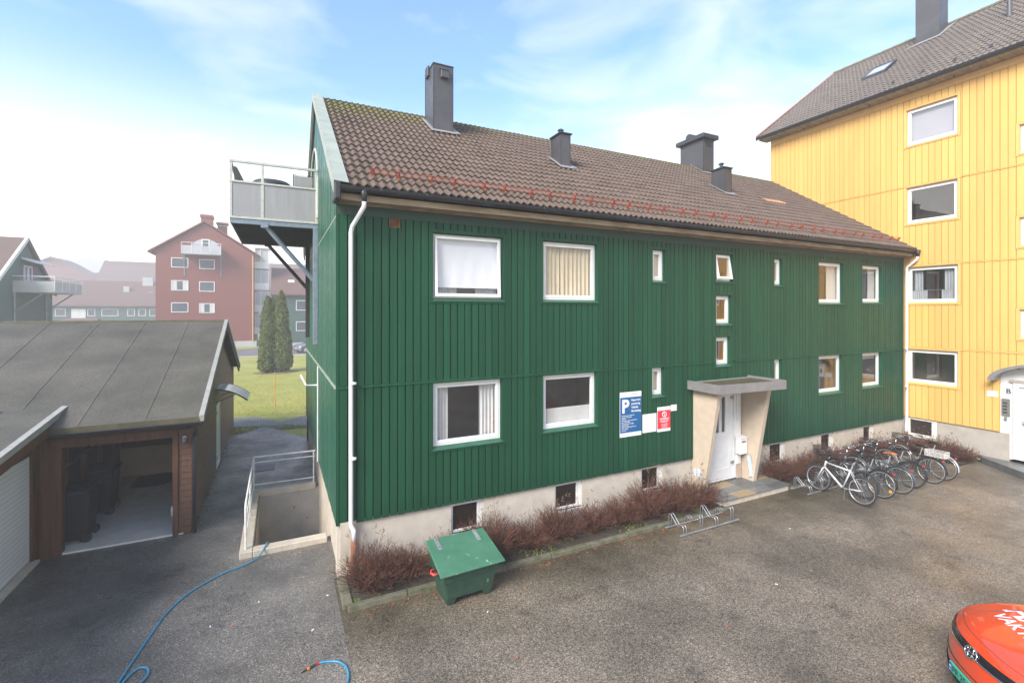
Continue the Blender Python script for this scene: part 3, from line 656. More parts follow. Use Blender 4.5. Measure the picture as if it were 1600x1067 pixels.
for ya, yb in ((EY, RY), (RY, 2 * RY - EY)):
    m.hexa([(HX0 - .09, ya, slz(ya, -.24)), (HX0 - .05, ya, slz(ya, -.24)), (HX0 - .05, yb, slz(yb, -.24)), (HX0 - .09, yb, slz(yb, -.24)), (HX0 - .09, ya, slz(ya, -.02)), (HX0 - .05, ya, slz(ya, -.02)), (HX0 - .05, yb, slz(yb, -.02)), (HX0 - .09, yb, slz(yb, -.02))])
m.build('bargeboard', 'verge', gh)
m = MB(F)   # soffit + beige fascia boards
m.box(HX0 - .02, HX1 - .01, .0, .34, 6.60, 6.63); m.box(HX0 - .03, HX1 - .01, .03, .075, 6.502, 6.595); m.box(HX0 - .03, HX1 - .01, .30, .335, 6.52, 6.60)
m.build('fascia', 'beige_wood', gh, bevel=.004)
m = MB()    # gutter: half-round channel
gy, gz, gr = EY - .03, EZ - .04, .075
rows = []
for xx in (HX0 - .08, HX1 + .0):
    rows.append([(xx, gy + gr * math.cos(t), gz - .0 + gr * math.sin(t)) for t in [math.pi + math.pi * k / 10 for k in range(11)]])
m.grid(rows); rows2 = [[(a, gy + (b_ - gy) * .93, gz + (c - gz) * .93) for a, b_, c in r] for r in rows]; m.grid(rows2)
m.tube([(HX0 - .08, gy - gr, gz), (HX1, gy - gr, gz)], .010, 6)
for xx in (HX0 - .08, HX1): m.f.append([m.P((xx, gy + gr * math.cos(t), gz + gr * math.sin(t))) for t in [math.pi + math.pi * k / 10 for k in range(11)]])
gut = m.build('gutter', 'gutter', gh, recalc=False)
x = 1.55
while x < HX1: m = MB(); m.box(x, x + .03, gy - gr - .012, gy - gr + .012, gz - .03, gz + .02); m.build('gutter_bracket', 'dark_metal', gut); x += .8
m = MB(); m.box(HX0 - .1, HX0 - .0, EY - .12, EY + .3, EZ - .28, EZ + .02); m.build('eave_end_cap', 'gutter', gh, bevel=.02)
# snow guard
sg_s = .43 / math.cos(ANG)
def onroof(x, s, n): return Vector((x, EY, EZ)) + Vector(Sv) * s + Vector(N) * n
m = MB(); ends = []
for s_, n_ in ((.50, .085), (.50, .16)): m.tube([onroof(1.42, s_, n_), onroof(19.2, s_, n_)], .009, 5)
sg = m.build('snow_guard', 'snow', gh)
x = 1.52; k = 0
while x < 19.2:
    m = MB()
    for w_ in (0,):
        q = [onroof(x - .014, .47, .02), onroof(x + .014, .47, .02), onroof(x + .014, .515, .02), onroof(x - .014, .515, .02), onroof(x - .014, .47, .18), onroof(x + .014, .47, .18), onroof(x + .014, .515, .18), onroof(x - .014, .515, .18)]
        m.hexa([tuple(z) for z in q])
        if False: pass
        q = [onroof(x - .014, .40, .045), onroof(x + .014, .40, .045), onroof(x + .014, .60, .05), onroof(x - .014, .60, .05), onroof(x - .014, .40, .055), onroof(x + .014, .40, .055), onroof(x + .014, .60, .06), onroof(x - .014, .60, .06)]
        m.hexa([tuple(z) for z in q])
    m.build('snow_guard_bracket', 'snow', sg)
    x += (.45, .62)[k % 2]; k += 1
# downpipes
def downpipe(pts, r, bot, par, shoe=True):
    m = MB(); m.tube(pts, r, 12); 
    for z in (2.1, 3.4): m.tube([(pts[-2][0], pts[-2][1], z - .02), (pts[-2][0], pts[-2][1], z + .02)], r + .008, 12)
    d = m.build('downpipe', 'white_pipe', par, smooth=True)
    m = MB(); m.tube(bot, r + .012, 12); m.build('cast_foot', 'rust', d, smooth=True)
    m = MB(); z0 = pts[0][2]; m.tube([(pts[0][0], pts[0][1], z0), (pts[0][0], pts[0][1], z0 + .1), (pts[0][0], pts[0][1], z0 + .2)], [r, r * 1.3, r * 2.0], 12); m.build('outlet', 'gutter', d, smooth=True)
    return d
downpipe([(1.30, 8.25, 6.50), (1.30, 8.27, 6.42), (1.15, 8.56, 6.12), (1.13, 8.59, 6.02), (1.13, 8.59, 1.0), (1.13, 8.59, .93), (1.17, 8.53, .86), (1.17, 8.53, .66)], .038, [(1.17, 8.53, .68), (1.17, 8.53, .03)], gh)
downpipe([(19.38, 8.2, 6.50), (19.38, 8.24, 6.40), (19.38, 8.5, 6.18), (19.38, 8.52, 6.10), (19.38, 8.52, .9), (19.38, 8.52, .84), (19.2, 8.45, .72), (19.17, 8.44, .55)], .042, [(19.17, 8.44, .57), (19.17, 8.44, .03)], gh)
# chimneys
def chimney(x0, x1, y0, y1, z1, cap, pipe, name='chimney', cw=.06, ch=.05, zlo=0):
    m = MB(); zb = min(slz(y0), slz(y1)) - .2
    m.box(x0, x1, y0, y1, zb, z1)
    c = m.build(name, 'chimney_metal', gh, bevel=.006)
    m = MB()    # standing seams / folded joints
    zt = zb
    for xx in (x0, x1): m.box(xx - .008, xx + .008, y0 - .01, y0 + .004, zt, z1)
    m.box(x0 - .01, x0 + .004, y1 - .008, y1 + .008, zt, z1)
    m.build('seam', 'dark_metal', c)
    m = MB(); m.box(x0 - cw, x1 + cw, y0 - cw, y1 + cw, z1, z1 + ch)
    if cap == 'hip':
        cx, cy = (x0 + x1) / 2, (y0 + y1) / 2
        i = [m.P(q) for q in ((x0 - cw, y0 - cw, z1 + ch), (x1 + cw, y0 - cw, z1 + ch), (x1 + cw, y1 + cw, z1 + ch), (x0 - cw, y1 + cw, z1 + ch), (cx, cy - .04, z1 + ch + .1), (cx, cy + .04, z1 + ch + .1))]
        m.f += [[i[0], i[1], i[4]], [i[1], i[2], i[5], i[4]], [i[2], i[3], i[5]], [i[3], i[0], i[4], i[5]]]
    m.build('cap', 'dark_metal', c, bevel=.006)
    if pipe:
        px, py, pr, ph = pipe; m = MB(); zz = z1 + ch
        m.tube([(px, py, zz), (px, py, zz + ph)], pr, 14); m.tube([(px, py, zz + ph), (px, py, zz + ph + .02), (px, py, zz + ph + .06)], [pr * 1.6, pr * 1.6, pr * .5], 14); m.build('flue', 'dark_metal', c, smooth=False)
    m = MB()    # flashing skirt
    e = .10
    def fl(x, y): return (x, y, slz(y, .075))
    for q in ([fl(x0 - e, y0 - e * 1.5), fl(x1 + e, y0 - e * 1.5), fl(x1, y0), fl(x0, y0)], [fl(x0 - e, y0 - e * 1.5), fl(x0, y0), fl(x0, min(y1, RY)), fl(x0 - e, min(y1 + .05, RY))], [fl(x1, y0), fl(x1 + e * 2, y0 - e * 1.5), fl(x1 + e, min(y1 + .05, RY)), fl(x1, min(y1, RY))]): m.quad(*q)
    m.build('flashing', 'lead', c, recalc=False)
    return c
c1 = chimney(3.72, 4.27, 12.25, 13.02, 11.28, 'flat', None, cw=.018, ch=.035)
m = MB(); m.box(3.91, 4.13, 12.25 - .11, 12.25 - .002, 10.93, 11.13); m.hexa([(3.90, 12.12, 11.12), (4.14, 12.12, 11.12), (4.14, 12.248, 11.2), (3.90, 12.248, 11.2), (3.90, 12.12, 11.135), (4.14, 12.12, 11.135), (4.14, 12.248, 11.215), (3.90, 12.248, 11.215)]); m.build('vent_hood', 'chimney_metal', c1, bevel=.005)
m = MB(); m.box(3.66, 3.719, 12.6, 12.85, 11.1, 11.38); m.build('side_vent', 'dark_metal', c1, bevel=.01)
chimney(6.90, 7.20, 10.93, 11.42, 9.50, 'hip', (7.05, 11.18, .055, .14), cw=.05, ch=.03)
c3 = chimney(14.62, 15.18, 12.98, 14.1, 11.30, 'flat', None, cw=.14, ch=.16)
m = MB(); m.box(14.76, 15.04, 12.965, 12.979, 11.0, 11.22); m.build('damper', 'gutter', c3)
m = MB(); m.tube([(14.68, 13.75, 11.56), (15.12, 13.75, 11.56)], .16, 16); m.box(14.72, 15.08, 13.6, 13.9, 11.45, 11.5); m.build('rotary_cowl', 'dark_metal', c3)
chimney(13.28, 13.60, 10.9, 11.42, 9.42, 'hip', (13.42, 11.15, .06, .16), cw=.05, ch=.03)

# entrance: canopy, splayed pylons, door, step
PX = [(9.40, 9.53), (11.26, 11.40)]
for (a, b_), yt, yb, nm in ((PX[0], 7.90, 8.34, 0), (PX[1], 7.92, 8.36, 1)):
    m = MB(); m.prism_a([(8.70, .02), (yb + .02, .02), (yt, 2.70), (8.70, 2.70)], a, b_); m.build('porch_pylon', 'pylon', gh, bevel=.008)
m = MB(F); m.prism_c([(9.30, 0), (9.28, .86), (9.30, .88), (11.38, 1.03), (11.38, 0)], 2.70, 2.82)
can = m.build('porch_canopy', 'pylon', gh)
m = MB(F); m.prism_c([(9.23, -.0), (9.23, .93), (11.43, 1.10), (11.43, 0)], 2.822, 2.86)
m.build('canopy_felt', 'moss_felt', can)
m = MB(F)
P4 = [(9.23, 0), (9.23, .93), (11.43, 1.10), (11.43, 0)]
for (a, b_), (c, d) in zip(P4, P4[1:]):
    t = .03; q = Vector((c - a, d - b_, 0)).normalized(); n_ = Vector((-q.y, q.x, 0)) * t
    m.prism_c([(a, b_), (c, d), (c + n_.x, d + n_.y), (a + n_.x, b_ + n_.y)], 2.70, 2.92)
m.build('canopy_trim', 'canopy_sheet', can)
m = MB(F); m.prism_c([(9.27, .02), (9.27, .9), (9.42, .9), (9.42, .12), (11.40, .12), (11.40, .02)], 2.861, 2.872); m.build('canopy_edge_band', 'lead', can)
m = MB(F)
m.box(9.53, 11.26, -.30, -.14, .16, 2.70); m.box(11.06, 11.26, -.14, -.02, .16, 2.70)
m.build('porch_recess_wall', 'pylon', gh)
m = MB(F); m.ring(9.56, 11.05, .18, 2.62, .09, -.14, -.03, .05); m.box(11.05, 11.2, -.06, .0, .55, 2.62)
df = m.build('entrance_door', 'white', gh, bevel=.004)
m = MB(F); a0, a1 = 9.66, 10.95
lites = [(10.28, 10.41, 1.45, 2.38), (10.50, 10.64, 1.45, 2.38)]
for a, b_, p, q in strips(a0, a1, .24, 2.52, lites): m.box(a, b_, -.10, -.05, p, q)
m.ring(9.9, 10.80, .45, 1.33, .03, -.05, -.042)
for a, b_, p, q in lites: m.ring(a - .03, b_ + .03, p - .03, q + .03, .03, -.05, -.035)
m.build('door_leaf', 'white', df)
m = MB(F)
for a, b_, p, q in lites: m.box(a, b_, -.08, -.07, p, q)
m.build('door_glass', 'far_pane', df)
m = MB(F)
for z in (.55, 2.28):
    m.tube([(10.93, -.03, z), (10.93, -.03, z + .12)], .012, 8)
    m.box(10.85, 10.98, -.05, -.03, z + .03, z + .09)
m.build('hinge', 'galv', df)
m = MB(F); m.box(9.78, 9.90, -.03, .0, 1.08, 1.12); m.build('handle', 'galv', df)
st = MB(F); st.box(9.38, 11.92, -.16, .86, -.05, .13); st.build('entrance_step', 'concrete', gh, bevel=.01)
cols = [['slate2', 'slate_tan', 'slate', 'slate_tan'], ['slate', 'slate2', 'slate', 'slate2'], ['slate2', 'slate_tan', 'slate2', 'slate']]
for name_, key in (('grey_paving_slab', 'slate'), ('pale_paving_slab', 'slate2'), ('tan_paving_slab', 'slate_tan')):
    xs = [9.36, 9.98, 10.62, 11.26, 11.95]; ys = [-.03, .30, .60, .90]
    for j in range(3):
        for i in range(4):
            if cols[j][i] == key:
                m = MB(F); m.box(xs[i] + .004, xs[i + 1] - .004, ys[j] + .004, ys[j + 1] - .004, .131, .155); m.build(name_, key, gh, bevel=.003)
mb_ = thing('mailbox', 'small white metal mailbox on the wall right of the entrance door', 'mailbox', (11.10, HY, .8))
m = MB(F); m.box(10.98, 11.24, .002, .17, .85, 1.27); m.build('box', 'white', mb_, bevel=.01)
m = MB(F); m.hexa([(10.97, .001, 1.272), (11.25, .001, 1.272), (11.25, .19, 1.272), (10.97, .19, 1.272), (10.97, .001, 1.32), (11.25, .001, 1.32), (11.25, .19, 1.29), (10.97, .19, 1.29)]); m.build('lid', 'white', mb_)
m = MB(F); m.box(11.02, 11.18, .171, .176, 1.17, 1.20); m.build('slot', 'ink', mb_)
m = MB(); rr = random.Random(2)
m.grid([[(11.16 + .07 * math.cos(t) + .02 * rr.random() + .10 * (k / 6), 8.40 + .04 * math.sin(t) + .02 * rr.random(), .82 - .09 * k) for t in [2 * math.pi * j / 8 for j in range(8)]] for k in range(7)], True)
tag(m.build('plastic_bag', 'plastic_blue', recalc=True), 'crumpled pale blue plastic bag hanging below the white mailbox', 'plastic bag')
m = MB(); m.box(9.385, 9.398, 8.40, 8.52, .50, .72); m.box(9.385, 9.398, 8.545, 8.64, .52, .70); m.build('paint_patch', 'plastic_blue', gh, bevel=.004)

# ---- balcony on the gable
BY0, BY1, BX = 12.82, 16.75, -1.02
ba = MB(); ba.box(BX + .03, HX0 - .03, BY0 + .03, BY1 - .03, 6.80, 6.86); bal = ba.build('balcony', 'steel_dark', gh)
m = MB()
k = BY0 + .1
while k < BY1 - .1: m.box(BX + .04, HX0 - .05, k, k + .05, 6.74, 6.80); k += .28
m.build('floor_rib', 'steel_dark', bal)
m = MB(); m.box(BX, HX0 - .03, BY0, BY0 + .06, 6.72, 6.87); m.box(BX, HX0 - .03, BY1 - .06, BY1, 6.72, 6.87); m.box(BX, BX + .03, BY0 + .06, BY1 - .06, 6.74, 6.87)
m.build('edge_beam', 'steel_blue', bal, bevel=.004)
m = MB()
posts = [(BX + .02, BY0 + .02), (BX + .68, BY0 + .02), (HX0 - .06, BY0 + .02), (BX + .02, (BY0 + BY1) / 2), (BX + .02, BY1 - .03), (-.1, BY1 - .03), (HX0 - .06, BY1 - .03)]
for x, y in posts: m.box(x - .03, x + .03, y - .03, y + .03, 6.87, 8.20)
for z, t in ((8.20, .045), (7.72, .035), (6.88, .045)):
    m.box(BX - .01, HX0 - .03, BY0 - .02, BY0 + .035, z - t, z + .01); m.box(BX - .01, BX + .04, BY0 + .035, BY1 - .035, z - t, z + .01); m.box(BX - .01, HX0 - .03, BY1 - .035, BY1 + .02, z - t, z + .01)
m.build('railing', 'rail', bal, bevel=.004)
m = MB(); m.box(BX + .04, HX0 - .08, BY0 + .002, BY0 + .012, 6.90, 7.70); m.box(BX + .002, BX + .012, BY0 + .04, BY1 - .04, 6.90, 7.70); m.box(BX + .04, HX0 - .08, BY1 - .012, BY1 - .002, 6.90, 7.70)
m.build('balcony_panel', 'panel', bal)
for i_, y in enumerate((BY0 + .05, BY1 - .25)):
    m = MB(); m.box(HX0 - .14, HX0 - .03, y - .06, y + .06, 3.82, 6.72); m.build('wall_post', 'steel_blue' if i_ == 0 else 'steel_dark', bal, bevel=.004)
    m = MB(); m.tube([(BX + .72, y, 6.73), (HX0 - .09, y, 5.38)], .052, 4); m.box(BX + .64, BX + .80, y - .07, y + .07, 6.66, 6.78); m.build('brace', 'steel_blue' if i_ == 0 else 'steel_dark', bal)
# things on the balcony
t_ = thing('patio_table', 'round dark covered table top showing over the grey balcony panel', 'table', (-.15, 13.6, 6.87))
m = MB(); m.tube([(-.15, 13.6, 7.70), (-.15, 13.6, 7.86), (-.15, 13.6, 7.95), (-.15, 13.6, 7.99)], [.52, .50, .40, .15], 28); m.build('tabletop', 'dark_metal', t_)
for a, b_ in ((-.4, 13.35), (.1, 13.35), (-.4, 13.85), (.1, 13.85)):
    m = MB(); m.tube([(a, b_, 6.87), (a, b_, 7.70)], .02, 6); m.build('leg', 'dark_metal', t_)
t_ = thing('patio_chair', 'grey mesh patio chair with its square back beside the gable wall', 'chair', (.5, 13.1, 6.87))
m = MB(); m.box(.36, .78, 13.22, 13.24, 7.30, 8.10); m.build('backrest', 'panel', t_)
m = MB(); m.tube([(.34, 13.23, 7.28), (.34, 13.23, 8.12), (.80, 13.23, 8.12), (.80, 13.23, 7.28)], .018, 6); m.build('back_frame', 'dark_metal', t_)
m = MB(); m.box(.36, .78, 13.26, 13.7, 7.28, 7.31); m.build('seat', 'panel', t_)
for a, b_ in ((.36, 13.27), (.78, 13.27), (.36, 13.68), (.78, 13.68)):
    m = MB(); m.tube([(a, b_, 6.87), (a, b_, 7.28)], .015, 6); m.build('leg', 'dark_metal', t_)
t_ = thing('folding_chair', 'reclining grey folding chair at the outer corner of the balcony', 'chair', (-.75, 14.0, 6.87))
m = MB(); m.hexa([(-.95, 14.2, 7.3), (-.45, 14.2, 7.3), (-.45, 14.24, 7.3), (-.95, 14.24, 7.3), (-.99, 13.25, 8.15), (-.90, 13.25, 8.15), (-.90, 13.29, 8.15), (-.99, 13.29, 8.15)]); m.build('backrest', 'panel', t_)
m = MB(); m.tube([(-.72, 13.7, 7.27), (-.72, 14.2, 7.27), (-.95, 13.27, 8.17)], .018, 6); m.tube([(-.9, 13.7, 6.88), (-.9, 14.3, 7.27)], .015, 6); m.tube([(-.5, 13.7, 6.88), (-.5, 14.3, 7.27)], .015, 6); m.build('frame', 'dark_metal', t_)
m = MB(); m.box(-.95, -.45, 13.7, 14.2, 7.25, 7.28); m.build('seat', 'panel', t_)
# bracket on the gable
t_ = thing('wall_bracket', 'small white steel bracket arm fixed to the green gable wall', 'bracket', (HX0, 12.4, 2.95))
m = MB(); m.tube([(HX0 - .02, 12.9, 2.78), (.62, 12.85, 2.80), (.52, 13.3, 3.0)], .025, 6); m.build('arm', 'white', t_)
m = MB(); m.box(HX0 - .03, HX0 - .0, 12.8, 13.0, 2.68, 2.9); m.build('plate', 'white', t_)

# ================================================================== SIGNS
def sign(name, label, h, m1):
    t = thing(name, label, 'sign', (h[0], HY, h[2])); m = MB(F); m.box(h[0], h[1], .026, .034, h[2], h[3]); m.build('plate', m1, t, bevel=.002); return t
h = (7.06, 7.70, 1.73, 2.77)
t = sign('parking_sign', 'tall blue and white parking sign with a big P left of the entrance', h, 'signwhite')
m = MB(F); m.box(h[0] + .006, h[1] - .006, .0345, .0365, h[2] + .10, h[3] - .12); m.build('blue_field', 'signblue', t)
m = MB(F); text(m, 'P', h[0] + .05, h[3] - .47, .42, .0385, .035)
for i_, s_ in enumerate(('Reservert', 'parkering', 'Valhalla', 'Borettslag')): text(m, s_, h[0] + .335, h[3] - .215 - i_ * .085, .068, .0385, .03)
for i_, s_ in enumerate(('Parkering er kun tillatt for', 'beboere med gyldig', 'tillatelse.', 'Parkering utenfor oppmerkede', 'felt er ikke tillatt.', 'Feilparkerte biler ilegges', 'kontrollavgift.', 'Parkering og fjerning skjer på', 'eiers regning', 'og ansvar.')): text(m, s_, h[0] + .05, h[3] - .555 - i_ * .038, .036, .0385, .022)
m.build('lettering', 'signwhite', t)
m = MB(F); text(m, 'P-Service', h[0] + .36, h[3] - .075, .05, .0365, .01); text(m, 'Tlf. 22 33 44', h[0] + .06, h[2] + .04, .035, .0365, .01); m.build('small_print', 'greyink', t)
h = (7.74, 8.17, 1.76, 2.20)
t = sign('notice_sheet', 'white notice sheet with fine print between the blue and the red sign', h, 'signwhite')
m = MB(F); text(m, 'PARKERINGSVILKÅR', h[0] + .04, h[3] - .05, .028, .0355, .01)
for i_ in range(11): text(m, ('Vilkår for privat parkering', 'gjelder alle dager', 'Avgift og tillatelse')[i_ % 3], h[0] + .04, h[3] - .09 - i_ * .03, .022, .0355)
m.build('lettering', 'greyink', t)
h = (8.20, 8.62, 1.73, 2.33)
t = sign('warning_sign', 'red and white no-parking sign below the small window', h, 'signwhite')
m = MB(F); m.box(h[0] + .005, h[1] - .005, .0345, .0365, h[2] + .075, h[3] - .085); m.build('red_field', 'signred', t)
m = MB(F); cx, cz = (h[0] + h[1]) / 2 + .01, h[3] - .185
m.tube([(cx + .062 * math.cos(q), .038, cz + .062 * math.sin(q)) for q in [2 * math.pi * k / 24 for k in range(24)]], .009, 5, closed=True)
m.box(cx - .008, cx + .008, .037, .040, cz - .035, cz + .04)
for i_, (s_, z_) in enumerate((('PARKERING', .062), ('FORBUDT', .062))): text(m, s_, cx, h[3] - .31 - i_ * .062, z_ * .92, .0385, .03, 'CENTER')
for i_, s_ in enumerate(('Ved overtredelse', 'vil kontrollavgift bli', 'ilagt eller bilen', 'fjernet for eiers', 'regning.')): text(m, s_, cx, h[3] - .425 - i_ * .029, .028, .0385, .02, 'CENTER')
m.build('lettering', 'signwhite', t)
h = (8.635, 8.83, 2.20, 2.35)
t = sign('number_sign', 'small white number plate at the upper right of the red sign', h, 'signwhite')
m = MB(F); text(m, '13 A', (h[0] + h[1]) / 2, h[2] + .05, .055, .0355, .01, 'CENTER'); m.build('lettering', 'greyink', t)

# ================================================================== YELLOW HOUSE
yh = thing('apartment_house', 'tall four-storey yellow timber-clad house adjoining the right end of the green house', 'house', (19.5, 13.56, 0))
YX = 19.5; Yf = Fr((YX, 0, 0), (0, -1, 0), (-1, 0, 0))     # a = -y
A0, A1 = -13.56, 3.0
YW = [((-8.56, -7.19, 2.20, 3.36), 'dark'), ((-8.56, -7.19, 4.92, 6.16), 'cafe'), ((-8.58, -7.20, 7.64, 8.90), 'dark'), ((-8.58, -7.20, 10.33, 11.58), 'grey_blind')]
for z in (3.84, 6.54, 9.26): YW.append(((-5.80, -4.95, z, z + .86), 'dark'))
YW += [((-1.2, .4, z, z + 1.2), 'dark') for z in (2.2, 4.93, 7.65, 10.35)]
yho = [h for h, s_ in YW]; yex = [(a - .08, b_ + .08, c - .06, d + .06) for a, b_, c, d in yho]
dark_door = (-6.22, -3.4, 0, 3.05)
def archtop(a): return 2.62 + .55 * math.sqrt(max(0, 1 - ((a + 4.8) / 1.5) ** 2))
DA = (-6.22, -3.38, 0, archtop)
wb = MB(Yf)
for z0, z1, sd in ((1.03, 3.40, 1), (3.44, 6.18, 2), (6.22, 8.92, 3), (8.96, 11.92, 4)):
    clad(wb, A0, A1, z0, z1, yex + [DA], .175, .012, 0, .02, random.Random(sd))
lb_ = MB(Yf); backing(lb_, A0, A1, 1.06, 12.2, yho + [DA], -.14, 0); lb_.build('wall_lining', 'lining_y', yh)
wb.build('front_wall', 'yellow', yh)
tb = MB(Yf)
for h in yho: casing(tb, h, .07)
for z in (3.405, 6.185, 8.925): 
    for a, b_ in ((A0, -8.8), (-8.78, A1)): tb.hexa([(a, 0, z), (b_, 0, z), (b_, .04, z - .005), (a, .04, z - .005), (a, 0, z + .033), (b_, 0, z + .033), (b_, .04, z + .012), (a, .04, z + .012)])
tb.box(A0, A1, .001, .028, 11.925, 12.14); tb.box(A0 - .028, A0 - .001, -.1, .026, 1.0, 12.2)
tb.build('window_casing', 'yellow_trim', yh, bevel=.003)
for h, st in YW: window(Yf, yh, h, st, sill='yellow_trim')
m = MB(Yf); backing(m, A0, A1, -1, 1.045, [(-8.55, -7.75, .42, 1.1), DA], -.3, -.035); m.build('foundation', 'render_grey', yh)
m = MB(Yf); m.ring(-8.55, -7.75, .42, 1.0, .05, -.12, -.04); m.box(-7.9, -7.8, -.12, -.06, .47, .95); bw = m.build('basement_window', 'white_dirty', yh)
m = MB(Yf); m.box(-8.5, -7.9, -.11, -.10, .47, .95); m.build('pane', 'cellar', bw)
m = MB(Yf); m.box(-8.56, -7.7, -.04, .03, .36, .415); m.build('sill', 'white_dirty', bw)
# arched doorway
m = MB(Yf)
for a, b_, p, q in strips(-6.22, -3.38, 1.0, 3.2, [(-5.94, -4.0, 0, 2.55)]):
    n = max(1, int((b_ - a) / .08))
    for k in range(n):
        x0, x1 = a + (b_ - a) * k / n, a + (b_ - a) * (k + 1) / n; m.hexa([(x0, -.12, p), (x1, -.12, p), (x1, -.04, p), (x0, -.04, p), (x0, -.12, archtop(x0)), (x1, -.12, archtop(x1)), (x1, -.04, archtop(x1)), (x0, -.04, archtop(x0))])
m.build('doorway_wall', 'white', yh)
m = MB(Yf); m.box(-6.22, -6.02, -.14, -.03, 0, .995); m.box(-3.9, -3.38, -.14, -.03, 0, .995); m.build('doorway_plinth', 'render_grey', yh)
m = MB(Yf); m.ring(-5.94, -4.0, .28, 2.55, .13, -.14, .0, .04); m.box(-6.02, -5.94, -.1, -.035, .25, .995); dr = m.build('entrance_door', 'white', yh, bevel=.005)
m = MB(Yf); m.box(-6.0, -3.95, -.04, .03, 2.552, 2.62); m.build('lintel', 'render_grey', dr)
m = MB(Yf)
for k in range(12): m.box(-5.80 + k * .14, -5.666 + k * .14, -.10, -.06, .33, 2.41)
m.build('door_leaf', 'white', dr)
m = MB(Yf); m.tube([(-5.74, -.06, 1.42), (-5.74, .0, 1.42), (-5.62, .0, 1.42)], .012, 6); m.box(-5.76, -5.71, -.06, -.045, 1.30, 1.36); m.build('handle', 'galv', dr)
m = MB(Yf); P_ = [(-4.57 + 1.66 * math.cos(t), 2.60 + .56 * math.sin(t)) for t in [math.pi * k / 24 for k in range(25)]]; P2 = [(-4.57 + 1.80 * math.cos(t), 2.60 + .64 * math.sin(t)) for t in [math.pi * k / 24 for k in range(25)]]
for (a, c), (a2, c2), (e, f), (e2, f2) in zip(P_, P_[1:], P2, P2[1:]): m.hexa([(a, 0, c), (a2, 0, c2), (a2, .42, c2), (a, .42, c), (e, 0, f), (e2, 0, f2), (e2, .42, f2), (e, .42, f)])
m.build('arched_canopy', 'canopy_sheet', yh)
m = MB(Yf); m.prism_c([(-6.75, 0), (-6.55, .2), (-5.4, 1.05), (-3.2, 1.05), (-3.2, 0)], -.05, .20); st = m.build('entrance_step', 'slate', yh, bevel=.01)
ic = thing('intercom', 'grey steel doorbell panel with four rows beside the white arched doorway', 'intercom', (YX, 6.1, 1.5))
m = MB(Yf); m.box(-6.18, -6.00, -.038, .005, 1.52, 2.04); m.build('panel', 'pot_plate', ic, bevel=.008)
m = MB(Yf)
for k in range(4): m.box(-6.155, -6.06, .0055, .009, 1.60 + k * .095, 1.65 + k * .095)
m.build('name_plates', 'ink', ic)
for k in range(4): m = MB(Yf); m.tube([(-6.03, .005, 1.625 + k * .095), (-6.03, .012, 1.625 + k * .095)], .01, 8); m.build('button', 'galv', ic)
m = MB(Yf); m.box(-6.12, -6.06, -.03, .02, 1.40, 1.49); m.build('key_box', 'galv', ic)
m = MB(Yf); text(m, 'B', -6.10, 2.20, .20, -.036, .03); tag(m.build('house_letter', 'ink', loc=(YX, 6.05, 2.2)), 'black capital letter B on the white wall above the doorbell panel', 'letter')
hs = thing('number_sign', 'small white street number sign on the yellow boards left of the doorway', 'sign', (YX, 6.4, 2.1))
m = MB(Yf); m.box(-6.50, -6.25, .026, .034, 2.06, 2.23); m.build('plate', 'signwhite', hs)
m = MB(Yf); text(m, '14 - 16', -6.375, 2.12, .06, .0355, .015, 'CENTER'); m.build('lettering', 'greyink', hs)
# roof
YE = 18.95; YZ = 12.30; YRX = 24.75; YRZ = 16.45; YSL = (YRZ - YZ) / (YRX - YE); YANG = math.atan(YSL); YL = (YRX - YE) / math.cos(YANG)
tiles((YE, 13.8, YZ), (0, -1, 0), (math.cos(YANG), 0, math.sin(YANG)), (-math.sin(YANG), 0, math.cos(YANG)), 17.0, YL, par=yh, m='tiles2', seed=6)
def yz(x, o=0): return YZ + YSL * (x - YE) + o
m = MB(); BXE = 2 * YRX - YE
m.quad((YE + .05, -3.2, YZ - .05), (YE + .05, 13.85, YZ - .05), (YRX, 13.85, YRZ - .06), (YRX, -3.2, YRZ - .06)); m.quad((YRX, -3.2, YRZ - .06), (YRX, 13.85, YRZ - .06), (BXE, 13.85, YZ - .05), (BXE, -3.2, YZ - .05))
m.build('roof_deck', 'tiles2', yh, recalc=False)
m = MB(); y = 13.85
rr = random.Random(19)
while y > -3.2:
    rows = [[(YRX + .16 * k * math.cos(t), yy, YRZ - .055 + .13 * k * math.sin(t)) for t in [math.pi * j / 8 for j in range(9)]] for yy, k in ((y + .02, 1.06), (y - .42, .95))]
    m.grid(rows); y -= .42
m.build('ridge_tiles', 'ridge', yh)
m = MB()
for xa, xb in ((YE - .05, YRX), (YRX, BXE)):
    za, zb_ = (YZ, YRZ) if xa < YRX - 1 else (YRZ, YZ)
    m.hexa([(xa, 13.80, za + .04), (xb, 13.80, zb_ + .04), (xb, 13.92, zb_ + .04), (xa, 13.92, za + .04), (xa, 13.80, za + .085), (xb, 13.80, zb_ + .085), (xb, 13.92, zb_ + .085), (xa, 13.92, za + .085)])
    m.hexa([(xa, 13.86, za - .16), (xb, 13.86, zb_ - .16), (xb, 13.90, zb_ - .16), (xa, 13.90, za - .16), (xa, 13.86, za + .035), (xb, 13.86, zb_ + .035), (xb, 13.90, zb_ + .035), (xa, 13.90, za + .035)])
m.build('verge_board', basic('faded_pink_verge', (.42, .22, .18), None, 4, .6), yh)
m = MB(); gy, gz = YE - .03, YZ - .03
rows = [[(gy + .08 * math.cos(t), yy, gz + .08 * math.sin(t)) for t in [math.pi + math.pi * k / 10 for k in range(11)]] for yy in (13.86, -3.2)]
m.grid(rows); m.tube([(gy - .08, 13.86, gz), (gy - .08, -3.2, gz)], .012, 6); m.f.append([m.P(q) for q in rows[0]]); m.build('gutter', 'gutter', yh, recalc=False)
